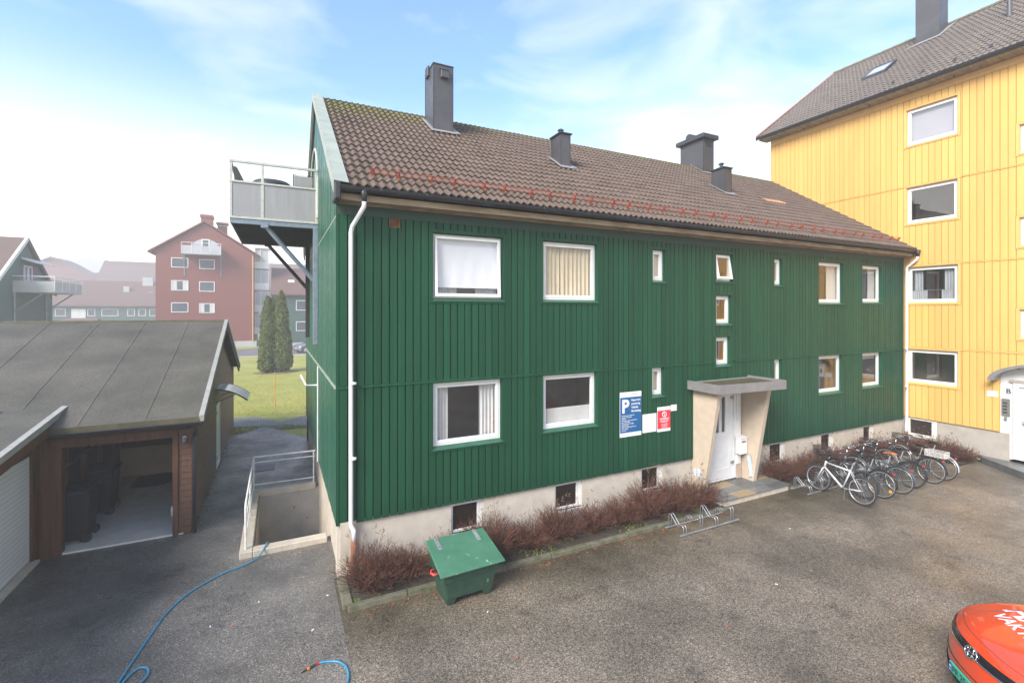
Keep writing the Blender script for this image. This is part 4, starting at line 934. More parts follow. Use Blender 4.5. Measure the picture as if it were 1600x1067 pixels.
m = MB(); m.box(YE + .02, YX + .0, -3.2, 13.8, 12.145, 12.18); m.box(YE + .06, YE + .09, -3.2, 13.8, 12.181, 12.27); m.build('soffit', 'beige_wood', yh)
for k in range(7):
    m = MB(); yy = 12.0 - k * 2.4; m.tube([(YX - .25, yy, 12.142), (YX - .25, yy, 12.08)], .025, 8); m.build('soffit_vent', 'dark_metal', yh)
for k in range(12):
    m = MB(); yy = 8.95 - k * .85; x = 19.35
    m.hexa([(x, yy - .03, yz(x, .06)), (x, yy + .03, yz(x, .06)), (x + .16, yy + .03, yz(x + .16, .06)), (x + .16, yy - .03, yz(x + .16, .06)), (x + .10, yy - .03, yz(x, .20)), (x + .10, yy + .03, yz(x, .20)), (x + .13, yy + .03, yz(x, .20)), (x + .13, yy - .03, yz(x, .20))]); m.build('snow_hook', 'dark_metal', yh)
m = MB(); m.box(23.52, 24.25, 9.26, 10.04, 15.2, 17.9); yc = m.build('chimney', 'chimney_metal', yh, bevel=.006)
m = MB(); m.box(23.46, 24.31, 9.20, 10.10, 17.9, 17.98); m.build('cap', 'dark_metal', yc)
m = MB()
def yfl(x, y): return (x, y, yz(x, .075))
m.quad(yfl(23.3, 9.15), yfl(23.3, 10.35), yfl(23.52, 10.04), yfl(23.52, 9.26)); m.quad(yfl(23.3, 9.15), yfl(23.52, 9.26), yfl(24.25, 9.26), yfl(24.6, 9.05)); m.build('flashing', 'lead', yc, recalc=False)
m = MB()
def sk(x, y, o): return (x, y, yz(x, o))
for x0, x1, y0, y1 in ((21.35, 21.43, 10.1, 10.95), (22.15, 22.23, 10.1, 10.95), (21.43, 22.15, 10.1, 10.17), (21.43, 22.15, 10.88, 10.95)):
    m.hexa([sk(x0, y0, .02), sk(x1, y0, .02), sk(x1, y1, .02), sk(x0, y1, .02), sk(x0, y0, .13), sk(x1, y0, .13), sk(x1, y1, .13), sk(x0, y1, .13)])
sw_ = m.build('skylight', 'dark_metal', yh)
m = MB(); m.quad(sk(21.43, 10.17, .11), sk(22.15, 10.17, .11), sk(22.15, 10.88, .11), sk(21.43, 10.88, .11)); m.build('pane', basic('skylight_pane', (.45, .48, .52), None, 2, .08), sw_, recalc=False)
m = MB(); m.tube([(22.3, 6.87, 14.4), (22.3, 6.87, 15.4)], .07, 12); m.build('vent_pipe', 'chimney_metal', yh)
# bulk of the house: gable towards the back and inner core
m = MB(); m.prism([(YX, 0), (BXE - .5, 0), (BXE - .5, 12.2), (YRX, 16.2), (YX, 12.2)], 13.42, 13.55); m.build('gable_wall', 'yellow', yh)
m = MB(); m.box(YX + 1.5, BXE - .6, -2.8, 13.3, -.5, 12.1); m.build('core', 'room', yh)
m = MB(); m.prism([(YX, 0), (BXE - .5, 0), (BXE - .5, 12.2), (YRX, 16.2), (YX, 12.2)], -3.0, -2.85); m.box(BXE - .65, BXE - .5, -2.85, 13.4, 0, 12.2); m.build('rear_wall', 'yellow', yh)

# ================================================================== GARAGES
GX = -1.63; GY = 11.88; GB = 22.0
ga = thing('garage_row', 'low brown timber garage with grey felt roof and one open bay', 'garage', (GX, GY, 0))
Gf = Fr((0, GY, 0), (1, 0, 0), (0, -1, 0)); Gs = Fr((GX, 0, 0), (0, 1, 0), (1, 0, 0))
gr_y, gr_z, ge_y, ge_z = 16.7, 4.30, 11.52, 2.43; gsl = (gr_z - ge_z) / (gr_y - ge_y)
def gz_(y): return ge_z + gsl * (min(y, 2 * gr_y - y) - ge_y)
OP = (-3.70, -1.96)
# side wall of horizontal planks facing the house
m = MB(Gs); z = .06; DG = (16.05, 16.98, .08, 1.93)
while z < 4.2:
    t = min(z + .118, 4.2)
    ya = GY; yb = GB
    if t > gz_(ya) - .12: d_ = (t + .14 - gz_(ya)) / gsl; ya += d_; yb = 2 * gr_y - ya if yb > 2 * gr_y - ya else yb
    if yb - ya > .1:
        segs = [(ya, yb)] if (z > DG[3] or t < DG[2]) else [(ya, DG[0]), (DG[1], yb)]
        for p, q in segs: m.hexa([(p, -.02, z), (q, -.02, z), (q, .022, z), (p, .022, z), (p, -.02, t), (q, -.02, t), (q, .012, t), (p, .012, t)])
    z += .125
for a, b_, p, q in strips(GY, GB, .02, 4.1, [DG]):
    if p >= 1.9 or q < 4: pass
for y0, y1, z0 in ((GY, DG[0], 0), (DG[0], DG[1], DG[3]), (DG[1], GB, 0)):
    n = 12
    for k in range(n):
        p, q = y0 + (y1 - y0) * k / n, y0 + (y1 - y0) * (k + 1) / n
        m.hexa([(p, -.12, z0), (q, -.12, z0), (q, -.02, z0), (p, -.02, z0), (p, -.12, gz_(p) - .1), (q, -.12, gz_(q) - .1), (q, -.02, gz_(q) - .1), (p, -.02, gz_(p) - .1)])
m.build('plank_wall', 'brown_wood', ga)
m = MB(Gs); m.ring(DG[0], DG[1], DG[2], DG[3], .06, -.03, .03); m.build('side_door', 'white', ga)
sd = COL.objects['side_door']
m = MB(Gs); m.box(DG[0] + .06, DG[1] - .06, -.01, .01, DG[2] + .06, DG[3] - .06); m.build('door_leaf', 'white', sd)
for z in (.35, 1.65): m = MB(Gs); m.box(DG[0] - .02, DG[0] + .08, .03, .05, z, z + .09); m.build('hinge', 'galv', sd)
m = MB(Gf)    # front: right pier of planks, posts, lintel
z = .04
while z < 2.2: m.hexa([(-1.86, -.02, z), (GX, -.02, z), (GX, .02, z), (-1.86, .02, z), (-1.86, -.02, z + .118), (GX, -.02, z + .118), (GX, .01, z + .118), (-1.86, .01, z + .118)]); z += .125
m.box(-1.86, GX - .01, -.12, -.02, 0, 2.25)
m.build('front_pier', 'brown_wood', ga)
for a, b_, c in ((OP[1], -1.865, .045), (-3.86, OP[0], .03), (-4.0, -3.862, .045), (-4.10, -4.002, .0)):
    m = MB(Gf); m.box(a, b_, -.14, c, 0, 2.2); m.build('post', 'brown_post', ga, bevel=.006)
m = MB(Gf); m.box(-3.86, -1.865, -.12, .035, 2.04, 2.2); m.build('lintel', 'brown_post', ga, bevel=.006)
m = MB(Gf); m.box(-4.2, GX, -.1, .05, 2.202, 2.33); m.build('eave_board', 'brown_dark', ga)
for k, x in enumerate((-14, )):
    m = MB(Gf); m.box(-14, -4.1, -.14, .0, 0, 2.3); m.build('front_wall', 'brown_wood', ga)
m = MB(); m.box(-14, GX - .13, GB - .1, GB, 0, 2.3); m.build('back_wall', 'brown_wood', ga)
# roof sheets with welted seams
m = MB(); RX0, RX1 = -14, -1.42
for y0, y1 in ((ge_y, gr_y), (gr_y, 2 * gr_y - ge_y)):
    m.hexa([(RX0, y0, gz_(y0)), (RX1, y0, gz_(y0)), (RX1, y1, gz_(y1)), (RX0, y1, gz_(y1)), (RX0, y0, gz_(y0) + .06), (RX1, y0, gz_(y0) + .06), (RX1, y1, gz_(y1) + .06), (RX0, y1, gz_(y1) + .06)])
ro = m.build('roof', 'felt', ga)
rr = random.Random(4)
for k in range(11):
    x = -2.35 - k * 1.02; m = MB()
    pts = [(x + rr.uniform(-.006, .006), ge_y + (gr_y - ge_y) * j / 10) for j in range(11)]
    for (xa, ya), (xb, yb) in zip(pts, pts[1:]):
        m.hexa([(xa - .05, ya, gz_(ya) + .058), (xa + .004, ya, gz_(ya) + .058), (xb + .004, yb, gz_(yb) + .058), (xb - .05, yb, gz_(yb) + .058), (xa - .05, ya, gz_(ya) + .062), (xa, ya, gz_(ya) + .068), (xb, yb, gz_(yb) + .068), (xb - .05, yb, gz_(yb) + .066)])
    m.build('felt_seam', 'felt', ro)
m = MB(); m.tube([(RX0, gr_y, gr_z + .05), (RX1 - .02, gr_y, gr_z + .05)], .045, 8); m.build('ridge_roll', 'moss_felt', ro)
m = MB(); m.box(RX0, RX1 - .02, ge_y - .012, ge_y + .01, ge_z - .04, ge_z + .06); m.build('eave_drip', 'moss_felt', ro)
m = MB()
for y0, y1 in ((ge_y - .03, gr_y), (gr_y, 2 * gr_y - ge_y + .03)):
    m.hexa([(RX1 - .01, y0, gz_(y0) - .02), (RX1 + .05, y0, gz_(y0) - .02), (RX1 + .05, y1, gz_(y1) - .02), (RX1 - .01, y1, gz_(y1) - .02), (RX1 - .04, y0, gz_(y0) + .10), (RX1 + .05, y0, gz_(y0) + .10), (RX1 + .05, y1, gz_(y1) + .10), (RX1 - .04, y1, gz_(y1) + .10)])
m.build('verge_trim', 'trim_grey', ga)
m = MB()
for y0, y1 in ((ge_y, gr_y), (gr_y, 2 * gr_y - ge_y)):
    m.hexa([(RX1 - .03, y0, gz_(y0) - .18), (RX1 + .02, y0, gz_(y0) - .18), (RX1 + .02, y1, gz_(y1) - .18), (RX1 - .03, y1, gz_(y1) - .18), (RX1 - .03, y0, gz_(y0) - .021), (RX1 + .02, y0, gz_(y0) - .021), (RX1 + .02, y1, gz_(y1) - .021), (RX1 - .03, y1, gz_(y1) - .021)])
m.build('bargeboard', 'brown_dark', ga)
m = MB(); rows = [[(xx, ge_y - .06 + .055 * math.cos(t), ge_z - .03 + .055 * math.sin(t)) for t in [math.pi + math.pi * k / 8 for k in range(9)]] for xx in (-3.9, RX1)]
m.grid(rows); m.tube([(-3.9, ge_y - .115, ge_z - .03), (RX1, ge_y - .115, ge_z - .03)], .008, 5); m.build('gutter', 'gutter', ga, recalc=False)
m = MB(); m.tube([(-1.52, ge_y - .06, 2.36), (-1.52, GY - .1, 2.15), (-1.58, GY - .06, 2.0), (-1.58, GY - .06, .02)], .04, 10); m.build('downpipe', 'gutter', ga, smooth=True)
lp = thing('wall_lamp', 'small round glass lamp high on the plank pier right of the open garage bay', 'lamp', (-1.75, GY - .05, 2.0))
m = MB(Gf); m.tube([(-1.75, .02, 2.02), (-1.75, .08, 2.02)], .04, 10); m.build('base', 'galv', lp)
m = MB(Gf); m.tube([(-1.75, .08, 2.03), (-1.75, .08, 1.99), (-1.75, .08, 1.92), (-1.75, .08, 1.90)], [.02, .045, .045, .02], 10); m.build('globe', 'far_pane', lp, smooth=True)
# inside the open bay
m = MB(); m.box(-3.95, -1.78, GY - .0, 16.6, -.02, .035); m.build('bay_floor', 'garage_floor', ga)
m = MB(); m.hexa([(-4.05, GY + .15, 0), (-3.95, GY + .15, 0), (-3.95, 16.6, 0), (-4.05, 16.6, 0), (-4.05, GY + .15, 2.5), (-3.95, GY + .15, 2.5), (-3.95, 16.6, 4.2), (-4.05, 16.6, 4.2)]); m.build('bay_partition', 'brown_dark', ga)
m = MB(); m.box(-3.95, -1.80, 16.6, 16.7, .0, .82); m.build('bay_back_wall', 'lime', ga)
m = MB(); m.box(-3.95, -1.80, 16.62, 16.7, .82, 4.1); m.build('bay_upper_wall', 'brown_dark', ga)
m = MB(); m.box(-3.5, -1.81, 15.4, 16.45, .036, .05); tag(m.build('floor_mat', 'black', loc=(-2.6, 16, .04)), 'black mat on the pale floor at the back of the open garage bay', 'mat')
for k in range(4):
    m = MB(); y = 12.6 + k * 1.05; m.box(-3.94, -3.84, y, y + .08, 0, 2.4); m.build('stud', 'brown_post', ga)
m = MB(); m.tube([(-3.8, 12.2, 1.55), (-3.78, 15.5, 1.65)], .02, 6); m.build('rail', 'galv', ga)
lk = thing('wheeled_bin', 'dark wheeled waste bin standing inside the open garage against the left wall', 'bin', (-3.6, 12.35, .04))
m = MB(); m.hexa([(-3.83, 12.2, .12), (-3.42, 12.2, .12), (-3.42, 12.7, .12), (-3.83, 12.7, .12), (-3.85, 12.12, 1.02), (-3.36, 12.12, 1.02), (-3.36, 12.76, 1.02), (-3.85, 12.76, 1.02)]); m.build('body', 'black', lk, bevel=.02)
m = MB(); m.hexa([(-3.87, 12.08, 1.03), (-3.33, 12.08, 1.03), (-3.33, 12.8, 1.03), (-3.87, 12.8, 1.03), (-3.83, 12.14, 1.11), (-3.38, 12.14, 1.08), (-3.38, 12.74, 1.08), (-3.83, 12.74, 1.11)]); m.build('lid', 'dark_metal', lk)
for y in (12.2, 12.66): m = MB(); m.tube([(-3.44, y, .13), (-3.44, y + .05, .13)], .09, 14); m.build('wheel', 'tyre', lk)
lk2 = thing('wheeled_bin', 'second dark waste bin deeper inside the open garage', 'bin', (-3.6, 13.8, .04))
for ch in [x for x in list(COL.objects) if x.parent == lk]:
    c = ch.copy(); COL.objects.link(c); c.parent = lk2
lk['group'] = lk2['group'] = 'waste bins in the garage bay'
ld = thing('ladder', 'pale wooden ladder leaning in the far right corner of the open garage bay', 'ladder', (-2.0, 16.3, 0))
for x in (-2.33, -2.0): m = MB(); m.tube([(x, 16.0, .05), (x - .02, 16.5, 2.4)], .022, 4); m.build('rail', 'ladder', ld)
for k in range(8): m = MB(); z = .3 + k * .27; m.tube([(-2.33, 16.0 + .5 * z / 2.4, z), (-2.0, 16.0 + .5 * z / 2.4, z)], .016, 6); m.build('rung', 'ladder', ld)
fx = thing('fire_extinguisher', 'small white canister on the right jamb inside the garage opening', 'canister', (-1.95, 12.05, .4))
m = MB(); m.tube([(-1.88 - .1, 12.1, .32), (-1.98, 12.1, .35), (-1.98, 12.1, .52), (-1.98, 12.1, .56)], [.03, .05, .05, .02], 10); m.build('cylinder', 'white', fx, smooth=True)
m = MB(); m.tube([(-1.98, 12.1, .56), (-1.98, 12.1, .61)], .015, 6); m.build('valve', 'galv', fx)
# wing with the closed white door
wg = thing('garage', 'low garage wing with a closed white ribbed door at the left edge', 'garage', (-4.1, 11.8, 0))
WX = -4.07; wz0, wz1 = 2.62, 1.95
Wf = Fr((WX, 0, 0), (0, -1, 0), (1, 0, 0))
m = MB(Wf); m.box(-11.70, -8.9, -.06, -.03, .06, 2.0); m.build('garage_door', 'garage_door', wg)
m = MB(Wf); m.box(-11.84, -11.705, -.12, .02, 0, 2.5); m.build('post', 'brown_post', wg)
m = MB(Wf); m.box(-11.84, -5.4, -.12, .0, 2.0, 2.52); m.build('fascia_board', 'brown_dark', wg)
m = MB(Wf); m.box(-8.85, -5.4, -.12, .0, 0, 2.0); m.box(-5.5, -5.4, -6.0, -.121, 0, 2.2); m.build('side_wall', 'brown_wood', wg)
m = MB(Wf); m.box(-11.75, -5.4, -.03, .10, -.02, .045); m.build('sill_slab', 'concrete', wg)
def wz(y): return 2.33 + (y - 9.7) * .118 if y < 12.3 else 2.63
m = MB(); y0, y1 = 5.2, 12.35
m.hexa([(-12, y0, wz(y0) - .02), (-3.78, y0, wz(y0) - .02), (-3.78, 12.25, 2.64), (-12, 12.25, 2.64), (-12, y0, wz(y0) + .04), (-3.78, y0, wz(y0) + .04), (-3.78, 12.25, 2.765), (-12, 12.25, 2.765)])
wr = m.build('roof', 'felt', wg)
m = MB(); m.hexa([(-3.80, y0, wz(y0) - .02), (-3.74, y0, wz(y0) - .02), (-3.74, 12.5, 2.68), (-3.80, 12.5, 2.68), (-3.84, y0, wz(y0) + .07), (-3.74, y0, wz(y0) + .07), (-3.74, 12.5, 2.80), (-3.84, 12.5, 2.80)]); m.build('verge_trim', 'trim_grey', wr)
m = MB(); m.hexa([(-3.80, y0, wz(y0) - .17), (-3.76, y0, wz(y0) - .17), (-3.76, 12.3, 2.45), (-3.80, 12.3, 2.45), (-3.80, y0, wz(y0) - .021), (-3.76, y0, wz(y0) - .021), (-3.76, 12.3, 2.66), (-3.80, 12.3, 2.66)]); m.build('bargeboard', 'brown_post', wr)
for k in range(3): m = MB(); x = -4.7 - k * 1.05; m.hexa([(x, y0, wz(y0) + .042), (x + .05, y0, wz(y0) + .042), (x + .05, 12.2, 2.762), (x, 12.2, 2.762), (x, y0, wz(y0) + .052), (x + .05, y0, wz(y0) + .05), (x + .05, 12.2, 2.772), (x, 12.2, 2.774)]); m.build('felt_seam', 'felt', wr)
# acrylic awning over the side door
aw = thing('door_awning', 'small curved clear awning over the side door of the brown garage', 'awning', (GX, 16.5, 2.15))
m = MB(); rows = []
for yy in (15.9, 17.2): rows.append([(GX + .02 + .80 * k / 8, yy, 2.42 - .05 * k / 8 - .32 * (k / 8) ** 2) for k in range(9)])
m.grid(rows); m.build('sheet', basic('milky_acrylic_sheet', (.85, .86, .87), (.7, .72, .74), 5, .15), aw, recalc=False, smooth=True)
for yy in (15.9, 17.2): m = MB(); m.tube([(GX + .02 + .80 * k / 8, yy, 2.405 - .05 * k / 8 - .32 * (k / 8) ** 2) for k in range(9)], .02, 5); m.tube([(GX, yy, 2.02), (GX + .5, yy, 2.23)], .012, 5); m.build('bracket', 'dark_metal', aw)

# ================================================================== STAIRWELL AND RAILING
x0, x1, y0, y1 = WELL
sw = thing('cellar_stairwell', 'sunken concrete cellar stairwell beside the green gable', 'stairwell', (x0, y0, 0))
m = MB(); t = .005
m.quad((x0 - t, y0 - t, -2.3), (x0 - t, y1 + t, -2.3), (x0 - t, y1 + t, .01), (x0 - t, y0 - t, .01)); m.quad((x0 - t, y1 + t, -2.3), (x1 + .1, y1 + t, -2.3), (x1 + .1, y1 + t, .01), (x0 - t, y1 + t, .01)); m.quad((x0 - t, y0 - t, -2.3), (x1 + .1, y0 - t, -2.3), (x1 + .1, y0 - t, .01), (x0 - t, y0 - t, .01)); m.quad((x0 - t, y0 - t, -2.25), (x1 + .1, y0 - t, -2.25), (x1 + .1, y1 + t, -2.25), (x0 - t, y1 + t, -2.25))
m.build('retaining_wall', 'well', sw, recalc=False)
m = MB()
for k in range(10): m.box(x0 - .002, x1 - .0, y0 + .02 + k * .24, y0 + .26 + k * .24, -2.24, -.2 - k * .2)
m.build('steps', 'well', sw)
m = MB()
m.box(-.66, -.44, 10.18, 13.5, -.05, .115); m.build('kerb', 'concrete', sw, bevel=.012)
m = MB(); m.box(-.435, .885, 10.18, 10.40, -.05, .11); m.build('kerb', 'concrete', sw, bevel=.012)
m = MB(); m.box(-.66, .885, 13.505, 13.70, -.05, .115); m.build('kerb', 'concrete', sw, bevel=.012)
rl = thing('handrail', 'chipped white steel handrail around the cellar stairwell', 'railing', (-.56, 10.3, .1))
m = MB(); m.tube([(-.56, 10.32, .11), (-.56, 10.32, .90), (-.56, 10.42, .96), (-.56, 13.60, .96), (.88, 13.60, .94)], .021, 8); m.build('top_rail', 'white_dirty', rl)
for z, y in ((.82, 13.60), (.26, 13.60)): m = MB(); m.tube([(-.56, y, z), (.87, y, z - .02)], .015, 8); m.build('lower_rail', 'white_dirty', rl)
for z in (.62, .30): m = MB(); m.tube([(-.56, 10.33, z), (-.56, 13.6, z)], .012, 8); m.build('side_rail', 'white_dirty', rl)
for x, y in ((-.56, 13.60), (-.56, 11.95), (.84, 13.60)): m = MB(); m.tube([(x, y, .11), (x, y, .95)], .018, 8); m.build('post', 'white_dirty', rl)
dl = MB(); dl.box(-.60, -.10, 15.55, 16.15, .002, .012); dl.ring(-.62, -.08, 15.53, 16.17, .03, 0, 0) if False else None
tag(dl.build('drain_cover', 'dark_metal', loc=(-.35, 15.8, 0), bevel=.004), 'rectangular iron drain cover in the driveway behind the stairwell', 'drain cover')

# ================================================================== GRIT BIN
gb = thing('grit_bin', 'scuffed green plastic grit bin with a sloping lid at the kerb', 'bin', (2.75, 7.35, 0))
D0 = Matrix.Translation((2.76, 7.38, 0)) @ Matrix.Rotation(R(2), 4, 'Z')
def tfb(q): v = D0 @ Vector(q); return (v.x, v.y, v.z)
def lb(): return MB(None, tfb)
m = lb()
def taper(m, z0, z1, hw0, hd0, hw1, hd1, fz=0):
    m.hexa([(-hw0, -hd0, z0), (hw0, -hd0, z0), (hw0, hd0, z0), (-hw0, hd0, z0), (-hw1, -hd1, z1), (hw1, -hd1, z1), (hw1, hd1, z1 + fz), (-hw1, hd1, z1 + fz)])
taper(m, .09, .40, .40, .27, .455, .315); m.build('body', 'bin', gb, bevel=.025, seg=2)
for sx in (-1, 1): m = lb(); xa, xb = sorted((sx * .27, sx * .385)); xc, xd = sorted((sx * .20, sx * .402)); m.hexa([(xa, -.25, 0), (xb, -.25, 0), (xb, .25, 0), (xa, .25, 0), (xc, -.272, .13), (xd, -.272, .13), (xd, .272, .13), (xc, .272, .13)]); m.build('foot', 'bin', gb, bevel=.02, seg=2)
m = lb(); taper(m, .395, .53, .475, .335, .485, .345, .14); m.build('rim', 'bin', gb, bevel=.018, seg=2)
m = lb()
m.hexa([(-.56, -.43, .555), (.56, -.43, .555), (.535, .40, .76), (-.535, .40, .76), (-.555, -.425, .59), (.555, -.425, .59), (.53, .395, .795), (-.53, .395, .795)])
m.build('lid', 'bin_lid', gb, bevel=.012, seg=2)
for sx in (-.36, .34):
    m = lb(); m.hexa([(sx - .03, .12, .727), (sx + .03, .12, .727), (sx + .03, .38, .792), (sx - .03, .38, .792), (sx - .03, .12, .735), (sx + .03, .12, .735), (sx + .03, .38, .80), (sx - .03, .38, .80)]); h_ = m.build('hinge_strap', 'alu', gb)
    for yy in (.16, .34): m = lb(); z = .735 + (yy - .12) * .25; m.tube([(sx, yy, z), (sx, yy, z + .008)], .010, 8); m.build('bolt', 'dark_metal', h_)
m = lb(); m.tube([(-.49, -.16, .50), (-.575, -.16, .50), (-.60, -.10, .505), (-.575, -.04, .51), (-.49, -.04, .51)], .020, 8); m.build('handle', 'red_plastic', gb, smooth=True)

# ================================================================== BICYCLE RACKS
def rack(x, y, L, n, label, rz=0):
    t = thing('bicycle_rack', label, 'bike rack', (x, y, 0), 'bicycle racks in front of the green house'); t.rotation_euler.z = rz
    ORG[t.name] = Vector((0, 0, 0))
    for yy in (0, .42): m = MB(); m.box(0, L, yy - .02, yy + .02, .008, .035); m.build('base_bar', 'galv', t, bevel=.004)
    for k in range(n):
        xx = .10 + k * (L - .35) / (n - 1)
        for dx in (0, .075):
            flip = k % 2
            prof = [(.42, .03), (.42, .27), (.41, .305), (.385, .32), (.355, .31), (.20, .16), (.17, .145), (.13, .155), (.10, .18), (.06, .19), (.03, .18), (.01, .15), (0, .03)]
            if flip: prof = [(.42 - a, b_) for a, b_ in prof]
            m = MB(); m.tube([(xx + dx, a, b_) for a, b_ in prof], .0085, 6); m.build('hoop', 'galv', t, smooth=True)
    return t
rack(7.42, 7.17, 1.76, 4, 'empty galvanised bicycle rack beside the entrance step')
rack(12.0, 7.37, 2.6, 6, 'galvanised bicycle rack under the silver bicycle')
rack(14.75, 7.37, 2.2, 5, 'galvanised bicycle rack under the two rightmost bicycles')

# ================================================================== BICYCLES
def wheel(par, cx, Rw=.335, tw=.021, rimc='alu', nsp=24, name='wheel'):
    m = MB(); rr = random.Random(int(cx * 10))
    for k in range(nsp):
        t = 2 * math.pi * k / nsp; s_ = .03 if k % 2 else -.03
        m.tube([(cx + .02 * math.cos(t + .8), s_, Rw + .02 * math.sin(t + .8)), (cx + (Rw - .035) * math.cos(t), 0, Rw + (Rw - .035) * math.sin(t))], .0016, 3, caps=False)
    m.tube([(cx, -.05, Rw), (cx, .05, Rw)], .018, 8)
    wl = m.build(name, 'galv', par)
    ci = lambda r: [(cx + r * math.cos(2 * math.pi * k / 40), 0, Rw + r * math.sin(2 * math.pi * k / 40)) for k in range(40)]
    m = MB(); m.tube(ci(Rw - tw), tw, 8, closed=True); m.build('tyre', 'tyre', wl, smooth=True)
    m = MB(); m.tube(ci(Rw - tw * 2 - .006), .0085, 6, closed=True); m.build('rim', rimc, wl, smooth=True)
    return wl
def bicycle(label, x, y, head, lean, frame='bike1', style='city', saddle='black', fender=None, basket=None, rear_basket=False, refl=None, steer=0, rim='alu', rust_fender=False, stand=True):
    t = thing('bicycle', label, 'bicycle', (0, 0, 0), 'bicycles parked in the racks')
    Rw = .335; wb_ = 1.04
    rh, fh = Vector((0, 0, Rw)), Vector((wb_, 0, Rw)); bb = Vector((.43, 0, .27))
    st_ = Vector((.26, 0, .76 if style == 'mtb' else .70)); hb, ht = Vector((.895, 0, .66)), Vector((.855, 0, .80))
    fr_ = .019 if style == 'mtb' else .016
    m = MB()
    if style == 'step': m.tube([tuple(hb), (.72, 0, .47), tuple(bb)], fr_, 8); m.tube([tuple(ht), (.66, 0, .56), (.36, 0, .47)], fr_ * .9, 8)
    else: m.tube([tuple(hb), tuple(bb)], fr_ * (1.35 if style == 'mtb' else 1), 8); m.tube([tuple(ht - Vector((0, 0, .02))), tuple(st_ - Vector((0, 0, .03)))], fr_ * 1.1, 8)
    m.tube([tuple(bb), tuple(st_)], fr_, 8); m.tube([tuple(hb - (ht - hb) * .15), tuple(ht + (ht - hb) * .1)], fr_ * 1.35, 8)
    for s_ in (-1, 1):
        m.tube([tuple(bb + Vector((0, .03 * s_, 0))), (0, .062 * s_, Rw)], .009, 6); m.tube([tuple(st_ + Vector((0, .02 * s_, -.04))), (0, .062 * s_, Rw)], .008, 6)
    m.build('frame', frame, t, smooth=True)
    m = MB(); cr = hb + (hb - ht) * .25
    m.tube([(cr.x, -.05, cr.z), (cr.x, .05, cr.z)], .018, 6)
    for s_ in (-1, 1): m.tube([(cr.x, .05 * s_, cr.z), (cr.x + .06, .055 * s_, cr.z - .15), (wb_, .055 * s_, Rw)], [.016, .014, .009], 6)
    m.build('fork', frame, t, smooth=True)
    wheel(t, 0, Rw, .024 if style == 'mtb' else .018, rim); wheel(t, wb_, Rw, .024 if style == 'mtb' else .018, rim)
    sx, sz = .20, (1.00 if style == 'mtb' else .95)
    m = MB(); m.tube([tuple(st_), (sx + .01, 0, sz - .05)], .013, 8); m.build('seat_post', 'alu', t)
    m = MB(); rows = []
    for k, (dx, wd, hh) in enumerate([(-.12, .03, .0), (-.11, .085, .012), (-.05, .09, .022), (.02, .06, .012), (.09, .028, .006), (.15, .018, .0), (.165, .008, -.01)]):
        rows.append([(sx + dx, wd * math.cos(q), sz + hh + (.022 if math.sin(q) > 0 else .035) * math.sin(q)) for q in [2 * math.pi * j / 10 for j in range(10)]])
    ids = m.grid(rows, True); m.f += [ids[0], ids[-1]]; m.build('saddle', saddle, t, smooth=True)
    m = MB(); up = .93 if style == 'mtb' else 1.02; hx = .82
    m.tube([(.845, 0, .82), (hx + .01, 0, up - .03)], .014, 8)
    if style == 'mtb': m.tube([(hx - .03, -.31, up + .02), (hx + .05, -.05, up), (hx + .05, .05, up), (hx - .03, .31, up + .02)], .012, 8)
    else: m.tube([(hx - .16, -.27, up + .03), (hx - .02, -.22, up + .05), (hx + .07, -.10, up + .01), (hx + .05, 0, up - .02), (hx + .07, .10, up + .01), (hx - .02, .22, up + .05), (hx - .16, .27, up + .03)], .0115, 8)
    hbar = m.build('handlebar', 'blackgloss' if style == 'mtb' else 'chrome', t, smooth=True)
    for s_ in (-1, 1):
        m = MB()
        if style == 'mtb': m.tube([(hx - .035, .33 * s_, up + .02), (hx - .01, .21 * s_, up + .015)], .017, 8)
        else: m.tube([(hx - .19, .275 * s_, up + .025), (hx - .08, .245 * s_, up + .04)], .017, 8)
        m.build('grip', 'black', hbar, smooth=True)
        m = MB(); m.tube([(hx + .04, .13 * s_, up), (hx + .07, .18 * s_, up - .02), (hx + .02, .27 * s_, up - .01)], .006, 5); m.build('brake_lever', 'alu', hbar)
    m = MB(); m.tube([(bb.x, -.055, bb.z), (bb.x, .06, bb.z)], .02, 8)
    m.tube([(bb.x + .088 * math.cos(q), -.05, bb.z + .088 * math.sin(q)) for q in [2 * math.pi * k / 20 for k in range(20)]], .006, 4, closed=True)
    for k in range(5): q = 2 * math.pi * k / 5; m.tube([(bb.x, -.05, bb.z), (bb.x + .085 * math.cos(q), -.05, bb.z + .085 * math.sin(q))], .006, 4)
    m.tube([(bb.x, -.065, bb.z), (bb.x - .13, -.075, bb.z - .10)], .010, 6); m.tube([(bb.x, .065, bb.z), (bb.x + .13, .075, bb.z + .10)], .010, 6)
    cs = m.build('crankset', 'dark_metal', t)
    for a, b_, c in ((bb.x - .13, -.12, bb.z - .10), (bb.x + .13, .12, bb.z + .10)): m = MB(); m.box(a - .045, a + .045, b_ - .035, b_ + .035, c - .01, c + .01); m.build('pedal', 'black', cs, bevel=.004)
    m = MB(); m.tube([(bb.x, -.05, bb.z + .088), (0, -.05, Rw + .035), (-.035, -.05, Rw), (0, -.05, Rw - .035), (bb.x, -.05, bb.z - .088)], .004, 4); m.build('chain', 'dark_metal', t)
